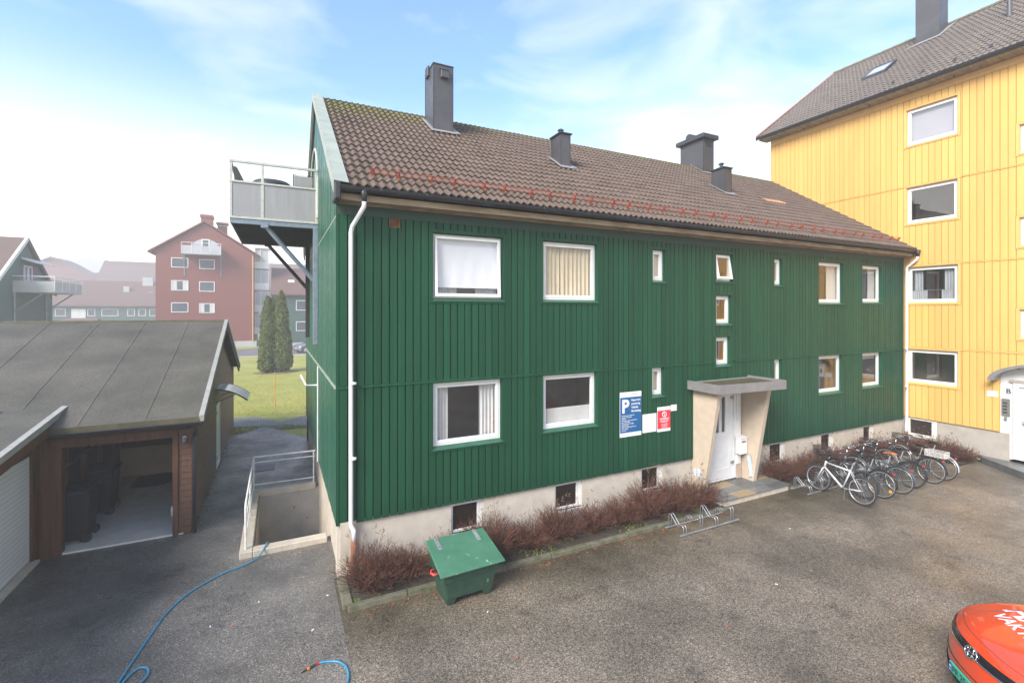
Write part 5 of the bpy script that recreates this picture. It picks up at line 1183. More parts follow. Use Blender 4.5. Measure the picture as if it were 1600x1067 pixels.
    if fender:
        for cx, t0, t1 in ((0, 10, 185), (wb_, -5, 150)):
            m = MB(); a_ = [R(t0 + (t1 - t0) * k / 22) for k in range(23)]; rf = Rw + .018
            m.grid([[(cx + (rf + dz) * math.cos(q), yy, Rw + (rf + dz) * math.sin(q)) for yy, dz in ((-.028, -.012), (-.016, .004), (0, .008), (.016, .004), (.028, -.012))] for q in a_])
            m.build('mudguard', fender, t, smooth=True, recalc=False)
        m = MB()
        for s_ in (-1, 1): m.tube([(0, .06 * s_, Rw), (-Rw * .95, .03 * s_, Rw + .1)], .004, 4)
        m.build('fender_stay', 'galv', t)
    if style != 'mtb' or refl:
        m = MB(); m.tube([(-Rw * .72, 0, Rw + .30), (-Rw * .80, 0, Rw + .32)], .028, 10); m.build('rear_light', 'redref', t)
    if refl: m = MB(); m.tube([(.0 + .20, .012, Rw - .12), (.2, .02, Rw - .12)], .036, 12); m.tube([(-.2, -.012, Rw - .12), (-.2, -.02, Rw - .12)], .036, 12); m.build('wheel_reflector', 'amber', t)
    if style in ('city', 'step'):
        m = MB()
        for s_ in (-1, 1): m.tube([(.20, .06 * s_, .72), (-.30, .06 * s_, .72), (-.30, -.06 * s_, .72)], .005, 5); m.tube([(-.14, .06 * s_, .72), (0, .065 * s_, Rw)], .005, 5)
        for k in range(4): m.tube([(-.25 + k * .12, -.06, .72), (-.25 + k * .12, .06, .72)], .004, 4)
        m.build('rear_rack', 'dark_metal', t)
        m = MB(); m.tube([(.93, 0, .84), (.99, 0, .84)], [.02, .035], 10); m.build('headlight', 'chrome', t)
    def bask(x0, x1, hw, z0, z1, mm, step=.03):
        m = MB(); n = 0
        def P(u, v, lv): return None
        for z, e in ((z0, -.02), (z1, 0), ((z0 + z1) / 2, -.01)):
            m.tube([(x0 - e * 0 - e, -hw - e, z), (x1 + e, -hw - e, z), (x1 + e, hw + e, z), (x0 - e, hw + e, z)] if False else [(x0 - e, -(hw + e), z), (x1 + e, -(hw + e), z), (x1 + e, hw + e, z), (x0 - e, hw + e, z)], .005, 4, closed=True)
        xx = x0
        while xx <= x1 + .001:
            for s_ in (-1, 1): m.tube([(xx, s_ * (hw - .02), z0), (xx, s_ * hw, z1)], .003, 3)
            m.tube([(xx, -hw + .02, z0), (xx, hw - .02, z0)], .003, 3); xx += step
        yy = -hw
        while yy <= hw + .001:
            for a in (x0, x1): m.tube([(a, yy, z0), (a, yy, z1)], .003, 3)
            yy += step
        m.build('basket', mm, t)
    if basket: bask(.93, 1.20, .17, .80, 1.03, basket, .022)
    if rear_basket: bask(-.32, .10, .15, .74, .90, 'white_dirty')
    if stand: m = MB(); m.tube([(.36, .04, .26), (.30, .16, .02)], .009, 6); m.build('kickstand', 'dark_metal', t)
    t.matrix_world = Matrix.Translation((x, y, 0)) @ Matrix.Rotation(R(head), 4, 'Z') @ Matrix.Rotation(R(lean), 4, 'X')
    return t
bicycle('silver mountain bicycle with black handlebar, leftmost of the row', 12.52, 6.42, 88, 4, 'bike0', 'mtb', 'blackgloss')
bicycle('black mountain bicycle squeezed behind the silver one', 13.02, 6.62, 90, 6, 'bike1', 'mtb', 'black', basket='black', stand=False, rim='dark_metal')
bicycle('dark bicycle with an orange wheel reflector and dark mudguards', 13.46, 6.47, 90, 7, 'bike2', 'step', 'black', fender='blackgloss', refl=True)
bicycle('blue-grey bicycle with a tan leather saddle', 14.2, 6.42, 91, 5, 'bike4', 'city', 'tan', fender='bike2')
bicycle('black bicycle with chrome handlebar and tan mudguard tip, third from the right', 14.92, 6.48, 89, 7, 'bike3', 'step', 'black', fender='blackgloss', basket='black', rim='dark_metal')
bicycle('black bicycle carrying a white wire basket on its rear rack', 15.82, 6.42, 91, 6, 'bike5', 'step', 'blackgloss', fender='blackgloss', rear_basket=True)
bicycle('black bicycle with bright silver mudguards at the right end of the row', 16.42, 6.40, 88, 8, 'bike6', 'city', 'blackgloss', fender='alu', basket='black')
m = MB(); m.hexa([(14.93, 7.30, .30), (14.97, 7.30, .30), (14.97, 7.34, .30), (14.93, 7.34, .30)] + [(14.2, 7.0, .9), (14.24, 7.0, .9), (14.24, 7.04, .9), (14.2, 7.04, .9)]) if False else None

# ================================================================== SHRUBS
def shrub_mesh(seed, r, h, n):
    rr = random.Random(seed); m = MB(); d = MB()
    for k in range(n):
        a = rr.uniform(0, 2 * math.pi); q = math.sqrt(rr.random()); bx, by = q * r * .35 * math.cos(a), q * r * .35 * math.sin(a)
        a2 = a + rr.gauss(0, .6); spread = q * r * 1.0 + rr.uniform(0, .10); hh = h * (1 - .45 * q * q) * rr.uniform(.45, 1.05)
        p = Vector((bx, by, 0)); pts = [p]
        for j in range(1, 5):
            f = j / 4; pts.append(Vector((bx + spread * math.cos(a2) * f ** 1.3, by + spread * math.sin(a2) * f ** 1.3, hh * f ** .85)) + Vector((rr.gauss(0, .022), rr.gauss(0, .022), rr.gauss(0, .015))))
        m.tube(pts, [.0055, .005, .0045, .0036, .0022], 3, caps=False)
        for b_ in range(rr.randint(2, 4)):
            j = rr.randint(1, 3); s0 = pts[j].lerp(pts[j + 1], rr.random()); dr = Vector((rr.gauss(0, 1), rr.gauss(0, 1), rr.uniform(.3, 1.6))).normalized(); L = rr.uniform(.06, .18)
            m.tube([s0, s0 + dr * L * .5 + Vector((0, 0, .01)), s0 + dr * L + Vector((rr.gauss(0, .012), rr.gauss(0, .012), .02))], [.0034, .0028, .0018], 3, caps=False)
    for k in range(9):
        a = rr.uniform(0, 6.28); s_ = rr.uniform(.2, 1) * r; L = h * rr.uniform(.95, 1.45)
        pts = [(0, 0, 0), (s_ * .4 * math.cos(a), s_ * .4 * math.sin(a), L * .6), (s_ * math.cos(a), s_ * math.sin(a), L)]
        d.tube(pts, [.003, .0025, .0016], 3, caps=False)
        for b_ in range(6):
            c = Vector(pts[2]) + Vector((rr.gauss(0, .022), rr.gauss(0, .022), rr.gauss(0, .02)))
            d.tube([pts[2], c], .0012, 3, caps=False)
            d.tube([c, c + Vector((rr.gauss(0, .006), rr.gauss(0, .006), .012))], .006, 4)
    return m, d
protos = []
for i_, (r_, h_, n_) in enumerate([(.50, .66, 300), (.44, .60, 260), (.55, .72, 330), (.38, .52, 210)]):
    m, d = shrub_mesh(40 + i_, r_, h_, n_); protos.append((m, d))
pro_obj = {}
def shrub(k, x, y, label, s=1.0, rz=0, grp='bare reddish shrubs in the bed along the green house'):
    t = thing('shrub', label, 'shrub', (0, 0, 0), grp)
    if k not in pro_obj:
        a = protos[k][0].build('branches', 'twig', t); b_ = protos[k][1].build('dry_stems', 'twig_dry', t); pro_obj[k] = (a, b_)
    else:
        for o in pro_obj[k]: c = o.copy(); COL.objects.link(c); c.parent = t
    t.location = (x, y, .03); t.rotation_euler.z = rz; t.scale = (s * .95, s * .95, s * (1.0 + .22 * math.sin(x * 5.3))); return t
SH = [(0, 1.42, 8.10, .95, 'at the left corner of the bed beside the downpipe'), (1, 1.98, 8.22, 1.0, 'just left of the green grit bin'), (3, 2.72, 8.3, .8, 'low and mostly hidden behind the green grit bin'),
      (2, 3.62, 8.2, 1.0, 'under the first cellar window, right of the grit bin'), (0, 4.42, 8.15, .95, 'between the first and second cellar windows'), (1, 5.15, 8.2, 1.02, 'left of the second cellar window'), (3, 5.95, 8.15, 1.0, 'below the second cellar window'),
      (2, 6.72, 8.2, .9, 'below the blue parking sign'), (0, 7.45, 8.18, 1.0, 'below the white notice sheet'), (2, 8.25, 8.2, 1.05, 'below the third cellar window behind the empty rack'), (1, 8.98, 8.12, 1.12, 'against the left side of the entrance step'),
      (1, 12.25, 8.32, 1.0, 'just right of the entrance step'), (0, 12.95, 8.3, .95, 'below the fourth cellar window'), (3, 13.65, 8.3, 1.1, 'behind the black mountain bicycle'), (2, 14.4, 8.3, .9, 'behind the bicycle with the tan saddle'),
      (1, 15.2, 8.3, 1.0, 'below the fifth cellar window'), (0, 16.0, 8.3, .9, 'behind the bicycle with the white basket'), (3, 16.8, 8.3, 1.1, 'below the sixth cellar window'), (2, 17.7, 8.25, .85, 'behind the right end of the bicycle row')]
for i_, (k, x, y, s_, w_) in enumerate(SH): shrub(k, x, y, 'bare reddish shrub ' + w_, s_, i_ * 1.7)
for i_, (k, x, y, s_, w_) in enumerate([(0, 18.8, 8.1, 1.0, 'in the inner corner by the right downpipe'), (2, 18.85, 7.45, 1.05, 'under the yellow wall, middle of three'), (1, 18.9, 6.95, .95, 'nearest the arched doorway')]): shrub(k, x, y, 'bare reddish shrub ' + w_, s_, i_ * 2.1 + .5, 'bare shrubs along the yellow house')
t = thing('snowdrops', 'small clump of white snowdrops by the step of the arched doorway', 'flowers', (19.15, 6.72, .05))
m = MB(); d = MB(); rr = random.Random(8)
for k in range(60):
    a = rr.uniform(0, 6.28); q = rr.uniform(0, .14); x, y = 19.15 + q * math.cos(a), 6.72 + q * math.sin(a); h_ = rr.uniform(.1, .18)
    m.tube([(x, y, .04), (x + .02 * math.cos(a), y + .02 * math.sin(a), .04 + h_)], [.005, .002], 3)
    if k % 2: d.tube([(x + .02 * math.cos(a), y + .02 * math.sin(a), .04 + h_), (x + .03 * math.cos(a), y + .03 * math.sin(a), .01 + h_)], [.005, .012], 5)
m.build('leaves', 'leaf', t); d.build('petals', 'petal', t)
# moss tufts, fallen leaves and specks of grit on the ground
rr = random.Random(31); m = MB()
for k in range(420):
    x = rr.uniform(1.1, 9.2); y = rr.choice([rr.uniform(7.76, 8.0), rr.uniform(7.76, 8.5)]); c = noise.noise(Vector((x * 1.3, y * 2, 0)))
    if c < .0: continue
    for j in range(3):
        a = rr.uniform(0, 6.28); m.tube([(x, y, .05), (x + .03 * math.cos(a), y + .03 * math.sin(a), .075 + rr.random() * .03)], [.008, .002], 3)
tag(m.build('moss', 'leaf', loc=(5, 7.9, 0)), 'patches of green moss and weeds in the bed under the shrubs', 'moss', kind='stuff')
rr = random.Random(32); m = MB()
for k in range(330):
    if k < 200: x = rr.uniform(1.2, 9.3); y = 7.58 - abs(rr.gauss(0, .10))
    elif k < 260: x = rr.uniform(12, 17.5); y = rr.uniform(7.2, 7.8)
    elif k < 290: x = rr.uniform(1.1, 9.2); y = rr.uniform(7.8, 8.4)
    else: x, y = rr.uniform(-3, 9), rr.uniform(3, 10)
    z = .006 if y < 7.6 or x > 9.5 else .09
    if .86 > x > -.7 and y > 10: continue
    a = rr.uniform(0, 6.28); s_ = rr.uniform(.012, .03); u = Vector((math.cos(a), math.sin(a), rr.uniform(-.2, .3))) * s_; v_ = Vector((-math.sin(a), math.cos(a), rr.uniform(-.2, .3))) * s_ * .55; c = Vector((x, y, z + .006))
    m.f.append([m.P(c + u), m.P(c + v_), m.P(c - u), m.P(c - v_)])
tag(m.build('fallen_leaves', 'leaf_red', loc=(5, 7.4, 0), recalc=False), 'small reddish fallen leaves scattered along the kerb', 'leaves', kind='stuff')
rr = random.Random(33); m = MB()
for k in range(5200):
    if k < 3900:
        cx, cy = rr.choice([(-.75, 8.6), (-.35, 8.0), (.15, 7.3), (.5, 6.9), (-1.6, 9.6), (.55, 7.0), (4.2, 4.7), (4.6, 4.9), (8.6, 5.6), (9.2, 5.9), (10.6, 5.0), (11.4, 4.6), (6.0, 6.1), (2.2, 5.6)]); x, y = rr.gauss(cx, .30), rr.gauss(cy, .26)
    else: x, y = rr.uniform(-3.6, 12), rr.uniform(3.5, 10)
    if (x > -.7 and x < 1.2 and y > 10) or (x > .9 and y > 7.55) or x < -4: continue
    s_ = rr.uniform(.003, .009); c = Vector((x, y, .004)); pts = [c + Vector((s_ * math.cos(q) * rr.uniform(.7, 1.2), s_ * math.sin(q) * rr.uniform(.7, 1.2), 0)) for q in (0, 2.1, 4.2)]
    i = [m.P(p) for p in pts] + [m.P(c + Vector((0, 0, s_ * 1.2)))]; m.f += [[i[0], i[1], i[3]], [i[1], i[2], i[3]], [i[2], i[0], i[3]]]
tag(m.build('grit', basic('dark_grit', (.03, .028, .027), (.16, .15, .14), 50, .8), loc=(0, 7, 0), recalc=False), 'loose dark grit strewn over the asphalt', 'grit', kind='stuff')
rr = random.Random(35); m = MB()
for x, y in ((-.28, 8.55), (.72, 8.25), (.45, 7.45), (-.9, 8.2), (7.6, 5.2), (2.9, 6.7), (9.8, 6.4)):
    a = rr.uniform(0, 3); u, v_ = Vector((math.cos(a), math.sin(a), 0)) * rr.uniform(.01, .022), Vector((-math.sin(a), math.cos(a), 0)) * .009; c = Vector((x, y, .006))
    m.hexa([tuple(c + q) for q in (-u - v_, u - v_, u + v_, -u + v_)] + [tuple(c + q + Vector((0, 0, .006))) for q in (-u - v_, u - v_, u + v_, -u + v_)])
tag(m.build('litter', 'white', loc=(0, 7, 0)), 'tiny white scraps of litter on the asphalt', 'litter', kind='stuff')

# ================================================================== GARDEN HOSE
def smooth_path(p, n=8):
    out = []
    for i in range(len(p) - 1):
        a, b_, c, d = (Vector(p[max(i - 1, 0)]), Vector(p[i]), Vector(p[i + 1]), Vector(p[min(i + 2, len(p) - 1)]))
        for k in range(n):
            t = k / n; out.append(.5 * ((2 * b_) + (c - a) * t + (2 * a - 5 * b_ + 4 * c - d) * t * t + (3 * b_ - a - 3 * c + d) * t ** 3))
    out.append(Vector(p[-1])); return out
z = .016
hp = [(.84, 10.75, -.05), (.80, 10.55, -.2), (.6, 10.6, -.9), (.1, 10.7, -.9), (-.12, 10.62, -.1), (-.19, 10.42, .12), (-.24, 10.2, .12), (-.34, 10.05, .04), (-.55, 9.90, z), (-.87, 9.75, z), (-1.29, 9.36, z), (-1.52, 8.9, z), (-1.63, 8.42, z), (-1.75, 7.7, z), (-1.80, 7.35, z), (-1.78, 7.2, z),
      (-1.6, 7.22, z + .02), (-1.50, 7.42, z), (-1.52, 7.58, z), (-1.62, 7.64, z), (-1.71, 7.52, z), (-1.72, 7.35, z), (-1.5, 6.9, z), (-.8, 6.1, z), (0, 5.7, z), (.55, 5.8, z), (.76, 6.15, z), (.80, 6.42, z), (.72, 6.6, z), (.58, 6.68, z), (.46, 6.70, z)]
t = thing('garden_hose', 'long blue garden hose running from the stairwell across the asphalt', 'hose', (-.5, 8, 0))
m = MB(); m.tube(smooth_path(hp), .0135, 8); m.build('tubing', 'hose', t, smooth=True)
m = MB(); m.tube([(.48, 6.70, z), (.44, 6.69, z)], .018, 10); m.build('collar', 'redref', t)
m = MB(); m.tube([(.44, 6.69, z), (.36, 6.66, z)], .016, 10); m.build('connector', 'dark_metal', t)
m = MB(); m.tube([(.36, 6.66, z), (.33, 6.65, z)], .018, 10); m.build('collar', 'orange', t)
m = MB(); m.tube([(.33, 6.65, z), (.26, 6.62, z)], [.012, .006], 10); m.build('nozzle', 'black', t)

# ================================================================== CARS
ROWS = [(-.10, .30, .22, .62, .66, .0), (-.02, .32, .33, .72, .78, 0), (0, .34, .48, .76, .83, .0), (-.015, .35, .62, .76, .86, .0), (-.045, .35, .74, .75, .87, .01), (-.10, .35, .83, .75, .875, .02),
        (-.24, .32, .90, .75, .88, .03), (-.55, .28, .965, .74, .89, .035), (-.85, .14, 1.01, .73, .895, .03), (-1.12, .10, 1.04, .70, .895, .03), (-1.45, .14, 1.24, .62, .895, .03), (-1.85, .12, 1.44, .56, .895, .03),
        (-2.3, .03, 1.50, .55, .895, .03), (-2.9, 0, 1.50, .55, .895, .03), (-3.4, -.03, 1.46, .54, .89, .03), (-3.8, -.10, 1.30, .56, .88, .02), (-4.1, -.20, 1.0, .66, .87, .01), (-4.22, -.25, .70, .72, .85, 0), (-4.2, -.25, .45, .72, .82, 0), (-4.12, -.2, .25, .66, .74, 0)]
def crom(f):
    i = max(0, min(int(f), len(ROWS) - 2)); t = f - i; a, b_, c, d = ROWS[max(i - 1, 0)], ROWS[i], ROWS[i + 1], ROWS[min(i + 2, len(ROWS) - 1)]
    return [.5 * ((2 * q1) + (q2 - q0) * t + (2 * q0 - 5 * q1 + 4 * q2 - q3) * t * t + (3 * q1 - q0 - 3 * q2 + q3) * t ** 3) for q0, q1, q2, q3 in zip(a, b_, c, d)]
def cpos(f, t):
    x, sw_, zt, wt, wm, cr_ = crom(f); s_ = 1 if t >= 0 else -1; a = abs(t)
    zb = min(.25, zt - .02); zs = min(zt - .035, .93)
    if a <= .6: y = wt * a / .6; z = zt - cr_ * (y / wt) ** 2
    else:
        u = (a - .6) / .4; P_ = [(wt, zt - cr_), (wm - .01, zs), (wm, (zs + zb) * .55), (wm - .03, zb)]
        k = min(int(u * 3), 2); v_ = u * 3 - k
        if k == 0: z0 = P_[0]; z1 = P_[1]; y = z0[0] + (z1[0] - z0[0]) * math.sin(v_ * math.pi / 2); z = z0[1] + (z1[1] - z0[1]) * (1 - math.cos(v_ * math.pi / 2)) if zt < 1.05 else z0[1] + (z1[1] - z0[1]) * v_
        else: y = P_[k][0] + (P_[k + 1][0] - P_[k][0]) * v_; z = P_[k][1] + (P_[k + 1][1] - P_[k][1]) * v_
        if zt >= 1.05 and k == 0: y = P_[0][0] + (P_[1][0] - P_[0][0]) * v_
    return Vector((x - sw_ * abs(y / .88) ** 2.3, s_ * y, z))
def cnorm(f, t):
    e = .02; n = (cpos(f + e, t) - cpos(f - e, t)).cross(cpos(f, t + e) - cpos(f, t - e)).normalized(); c = Vector((-2, 0, .6)); return n if n.dot(cpos(f, t) - c) > 0 else -n
def car(label, paint_, x, y, rz, detail):
    t = thing('parked_car', label, 'car', (0, 0, 0)); tt = [-1, -.95, -.9, -.867, -.82, -.775, -.733, -.7, -.66, -.63, -.6, -.5, -.4, -.3, -.2, -.1, 0]; tt = tt + [-q for q in tt[-2::-1]]
    m = MB(); m.grid([[cpos(k / 4, q) for q in tt] for k in range((len(ROWS) - 1) * 4 + 1)]); 
    body = m.build('body', paint_, t, smooth=True, recalc=True)
    m = MB(); m.box(-3.9, -.45, -.78, .78, .2, .26); m.build('underbody', 'black', t)
    def patch(name, f0, f1, t0, t1, mat_, off=.006, nf=8, nt_=10, par=t, thick=False):
        m = MB(); g = []
        for i in range(nf + 1):
            f = f0 + (f1 - f0) * i / nf; g.append([])
            for j in range(nt_ + 1): q = t0 + (t1 - t0) * j / nt_; g[-1].append(cpos(f, q) + cnorm(f, q) * off)
        m.grid(g); return m.build(name, mat_, par, smooth=True, recalc=False)
    patch('windscreen', 9.15, 11.3, -.56, .56, 'blackgloss'); patch('rear_window', 14.4, 15.8, -.5, .5, 'blackgloss')
    for s_ in (-1, 1):
        patch('side_window', 11.0, 12.6, s_ * .625, s_ * .725, 'blackgloss'); patch('side_window', 12.7, 14.3, s_ * .625, s_ * .725, 'blackgloss')
        for xx in (-.88, -3.42):
            m = MB(); m.tube([(xx, s_ * .72, .33), (xx, s_ * .90, .33)], .33, 28); wl = m.build('wheel', 'tyre', t)
            m = MB(); m.tube([(xx, s_ * .90, .33), (xx, s_ * .912, .33)], [.22, .20], 20); m.build('rim', 'alu', wl)
            m = MB(); m.tube([(xx + .37 * math.cos(q), s_ * .89, .33 + .37 * math.sin(q)) for q in [math.pi * k / 16 for k in range(17)]], .022, 6); m.build('wheel_arch', 'black', t)
        m = MB(); m.hexa([(-1.35, s_ * .90, 1.02), (-1.28, s_ * .90, 1.0), (-1.28, s_ * 1.04, 1.0), (-1.35, s_ * 1.04, 1.02), (-1.38, s_ * .90, 1.15), (-1.30, s_ * .90, 1.13), (-1.30, s_ * 1.02, 1.13), (-1.38, s_ * 1.02, 1.15)]); m.build('wing_mirror', paint_, t, bevel=.02)
        patch('headlight', 3.9, 4.75, s_ * .50, s_ * .70, 'far_pane', .008)
        patch('tail_light', 16.0, 16.9, s_ * .5, s_ * .68, 'redref', .008)
    patch('grille', 3.95, 4.75, -.50, .50, 'blackgloss', .007, 6, 30)
    patch('lower_grille', .35, 1.35, -.62, .62, 'black', .01, 6, 30)
    m = MB(); m.tube([cpos(.55, q / 20) + Vector((.015, 0, 0)) for q in range(-13, 14)], .03, 6); m.build('bumper_lip', 'black', t, smooth=True)
    m = MB(); m.tube([cpos(3.9, q / 40) + cnorm(3.9, q / 40) * .008 for q in range(-24, 25)], .008, 5); m.build('chrome_strip', 'chrome', t, smooth=True)
    m = MB(); m.tube([cpos(2.35, q / 40) + cnorm(2.35, q / 40) * .0 for q in range(-24, 25)], .006, 5); m.build('bumper_crease', 'blackgloss', t, smooth=True)
    m = MB(); m.tube([cpos(9.2 - 3.6 * u, -.54 - .0 * u) + Vector((0, 0, .0005)) for u in [k / 14 for k in range(15)]] + [cpos(5.6, q / 40) for q in range(-20, 21)] + [cpos(5.6 + 3.6 * u, .54) for u in [k / 14 for k in range(15)]], .0035, 4); m.build('bonnet_gap', 'ink', t)
    if detail:
        # emblem: three ovals, on the grille at the nose
        c0 = cpos(4.2, 0); n0 = cnorm(4.2, 0); ux = Vector((0, 1, 0)); uz = n0.cross(ux).normalized(); uz = uz if uz.z > 0 else -uz; c0 = c0 + n0 * .014
        m = MB()
        def oval(cx, cz, a, b_, r_): m.tube([c0 + ux * (cx + a * math.cos(q)) + uz * (cz + b_ * math.sin(q)) for q in [2 * math.pi * k / 28 for k in range(28)]], r_, 5, closed=True)
        oval(0, 0, .092, .062, .0075); oval(0, 0, .034, .060, .006); oval(0, .028, .064, .028, .006); m.build('emblem', 'chrome', t, smooth=True)
        m = MB(); i = m.P(c0 - n0 * .006); rg = [m.P(c0 - n0 * .006 + ux * .09 * math.cos(q) + uz * .06 * math.sin(q)) for q in [2 * math.pi * k / 28 for k in range(28)]]; m.f.append(rg); m.build('emblem_backing', 'blackgloss', t, recalc=False)
        pz = .43; px = cpos(1.65, 0).x + .028
        m = MB(); m.box(px - .02, px, -.26, .26, pz - .057, pz + .057); pl = m.build('number_plate', 'plate_green', t, bevel=.004)
        m = MB(); m.box(px - .018, px + .002, -.258, -.215, pz - .053, pz + .053); m.build('plate_band', 'eublue', pl)
        Fp = Fr((px, 0, 0), (0, 1, 0), (1, 0, 0))
        m = MB(Fp); text(m, 'PR 25478', -.20, pz - .035, .098, .0025, .02); m.build('plate_number', 'ink', pl)
        m = MB(Fp); text(m, 'N', -.25, pz - .04, .035, .004, .02); m.box(-.25, -.225, .0025, .004, pz + .0, pz + .02); m.build('plate_letter', 'white', pl)
        # bonnet lettering: two lines, reading from the windscreen side
        def on_hood(q, x0):
            yy = q.x; xx = x0 + q.y
            lo, hi = 5.0, 9.0      # find f for this x at this y
            t_ = .6 * yy / .74
            for _ in range(24):
                md = (lo + hi) / 2
                if cpos(md, t_).x > xx: lo = md
                else: hi = md
            p = cpos(lo, t_); return tuple(p + Vector((0, 0, .003)))
        m = MB(); text(m, 'UTLEIE', 0, 0, .0, 0) if False else None
        text(m, 'HAUGEN', 0, 0, .34, fn=lambda q: on_hood(Vector((q.x, -q.y, 0)), -.76), bold=.03, align='CENTER')
        text(m, 'VAKTSERVICE', 0, 0, .19, fn=lambda q: on_hood(Vector((q.x, -q.y, 0)), -.58), bold=.02, align='CENTER')
        m.build('bonnet_lettering', 'signwhite', t, recalc=False)
    t.matrix_world = Matrix.Translation((x, y, 0)) @ Matrix.Rotation(R(rz), 4, 'Z')
    return t
car('shiny orange-red car with white lettering on its bonnet in the near right corner', 'car_red', 7.03, 2.52, 139, True)
car('small grey car parked on the far road behind the green gable', 'car_grey', 1.6, 58.2, 200, False)

# ================================================================== FAR HOUSES
def fwin(par, fr, a0, a1, c0, c1, b=0, curtain=False):
    m = MB(fr); m.ring(a0, a1, c0, c1, .09, b, b + .06); w_ = m.build('window', 'far_white', par)
    m = MB(fr); m.box(a0 + .09, a1 - .09, b + .005, b + .02, c0 + .09, c1 - .09); m.build('pane', 'far_pane', w_)
    if curtain:
        for p, q in ((a0 + .09, a0 + (a1 - a0) * .33), (a1 - (a1 - a0) * .33, a1 - .09)):
            m = MB(fr); m.box(p, q, b + .021, b + .028, c0 + .12, c1 - .09); m.build('curtain', 'curtain_w', w_)
def far_balcony(par, fr, a0, a1, z0, z1, d, zpost):
    m = MB(fr); m.box(a0, a1, .0, d, z0 - .12, z0); b_ = m.build('balcony', 'far_grey', par)
    m = MB(fr); m.box(a0, a1, d - .03, d, z0, z1 - .35); m.box(a0, a0 + .03, 0, d - .03, z0, z1 - .35); m.box(a1 - .03, a1, 0, d - .03, z0, z1 - .35); m.build('balcony_panel', 'far_grey', b_)
    m = MB(fr); m.tube([(a0, 0, z1), (a0, d, z1), (a1, d, z1), (a1, 0, z1)], .035, 4)
    n = 4
    for k in range(n + 1): a = a0 + (a1 - a0) * k / n; m.tube([(a, d, z0), (a, d, z1)], .03, 4)
    m.build('railing', 'far_white', b_)
    for a in (a0 + .1, a1 - .1): m = MB(fr); m.tube([(a, .06, z0), (a, .06, zpost)], .06, 4); m.tube([(a, d * .75, z0 - .1), (a, .08, zpost + .9 * (z0 - zpost) * .5)], .05, 4); m.build('brace', 'steel_blue', b_)
# left green house, same type as the near one
ORX, OY0, OYR, OY1 = -18.0, 45.8, 50.7, 55.7
lh = thing('apartment_house', 'green gabled house with a white-railed balcony behind the garages at the left', 'house', (ORX, OYR, 0))
Lf = Fr((ORX, 0, 0), (0, 1, 0), (1, 0, 0))
m = MB(Lf); m.prism([(OY0, 0), (OY1, 0), (OY1, 6.3), (OYR, 10.1), (OY0, 6.3)], -16, 0); m.build('wall', 'far_green', lh)
for sgn, yo in ((-1, OY0), (1, OY1)):
    ye = yo + sgn * .4; m = MB(Lf)
    zt, ze = 10.35, 6.15
    a, b_ = (ye, OYR) if sgn < 0 else (OYR, ye)
    za, zb2 = (ze, zt) if sgn < 0 else (zt, ze)
    m.hexa([(a, -16.2, za), (b_, -16.2, zb2), (b_, .02, zb2), (a, .02, za), (a, -16.2, za + .16), (b_, -16.2, zb2 + .16), (b_, .02, zb2 + .16), (a, .02, za + .16)]); r_ = m.build('roof', 'far_roof_brown', lh)
    m = MB(Lf); m.hexa([(a, .021, za - .1), (b_, .021, zb2 - .1), (b_, .20, zb2 - .1), (a, .20, za - .1), (a, .021, za + .22), (b_, .021, zb2 + .22), (b_, .20, zb2 + .22), (a, .20, za + .22)]); m.build('verge_board', 'far_white' if sgn < 0 else 'far_roof_brown', r_)
AYC = 51.3
m = MB(Lf); arc = [(AYC + 1.5 * math.cos(q), 7.0 + 1.5 * math.sin(q)) for q in [math.pi * k / 14 for k in range(15)]]; m.prism([(AYC + 1.5, 6.4)] + arc + [(AYC - 1.5, 6.4)], 0, .03); aw_ = m.build('arched_window', 'far_pane', lh)
m = MB(Lf); m.ring(AYC - 1.0, AYC - .35, 6.4, 8.3, .12, .03, .10); m.ring(AYC - .30, AYC + .35, 6.4, 8.3, .12, .03, .10); m.build('window_frame', 'far_white', aw_)
m = MB(Lf); m.hexa([(49.9, .05, 8.75), (53.3, .05, 8.75), (53.3, .9, 8.45), (49.9, .9, 8.45), (49.9, .05, 8.9), (53.3, .05, 8.9), (53.3, .9, 8.55), (49.9, .9, 8.55)]); m.build('awning', 'far_white', lh)
far_balcony(lh, Lf, 48.7, 54.4, 6.25, 7.35, 2.4, 3.4)
# red house
FY = 72.0; Rf = Fr((0, FY, 0), (1, 0, 0), (0, -1, 0))
rh_ = thing('apartment_house', 'tall red gabled house with a balcony, seen through the mist', 'house', (-8.4, FY, 0))
x0, xr, x1, ez, rz_ = -13.65, -8.50, -2.93, 12.3, 16.0
m = MB(Rf); m.prism([(x0, -.2), (x1, -.2), (x1, ez), (xr, rz_), (x0, ez)], -14, 0); m.build('wall', 'red_clad', rh_)
m = MB(Rf); m.box(x0 + .05, x1 + .3, -.1, .05, -.2, .75); m.build('foundation', 'far_grey', rh_)
for a, b_, za, zb2 in ((x0 - .75, xr, ez - .35, rz_ + .15), (xr, x1 + .75, rz_ + .15, ez - .35)):
    m = MB(Rf); m.hexa([(a, -14.2, za), (b_, -14.2, zb2), (b_, .35, zb2), (a, .35, za), (a, -14.2, za + .2), (b_, -14.2, zb2 + .2), (b_, .35, zb2 + .2), (a, .35, za + .2)]); m.build('roof', 'red_clad', rh_)
for (p, q) in ((10.2, 11.45), (7.3, 8.6), (4.55, 5.8)):
    fwin(rh_, Rf, -12.05, -10.25, p, q, 0, p == 7.3); fwin(rh_, Rf, -9.1, -7.4, p - .08, q - .08, 0, p == 4.55)
m = MB(Rf); arc = [(-8.4 + 1.65 * math.cos(q), 12.5 + 1.5 * math.sin(q)) for q in [math.pi * k / 14 for k in range(15)]]; m.prism(arc, 0, .04); aw_ = m.build('arched_window', 'far_grey', rh_)
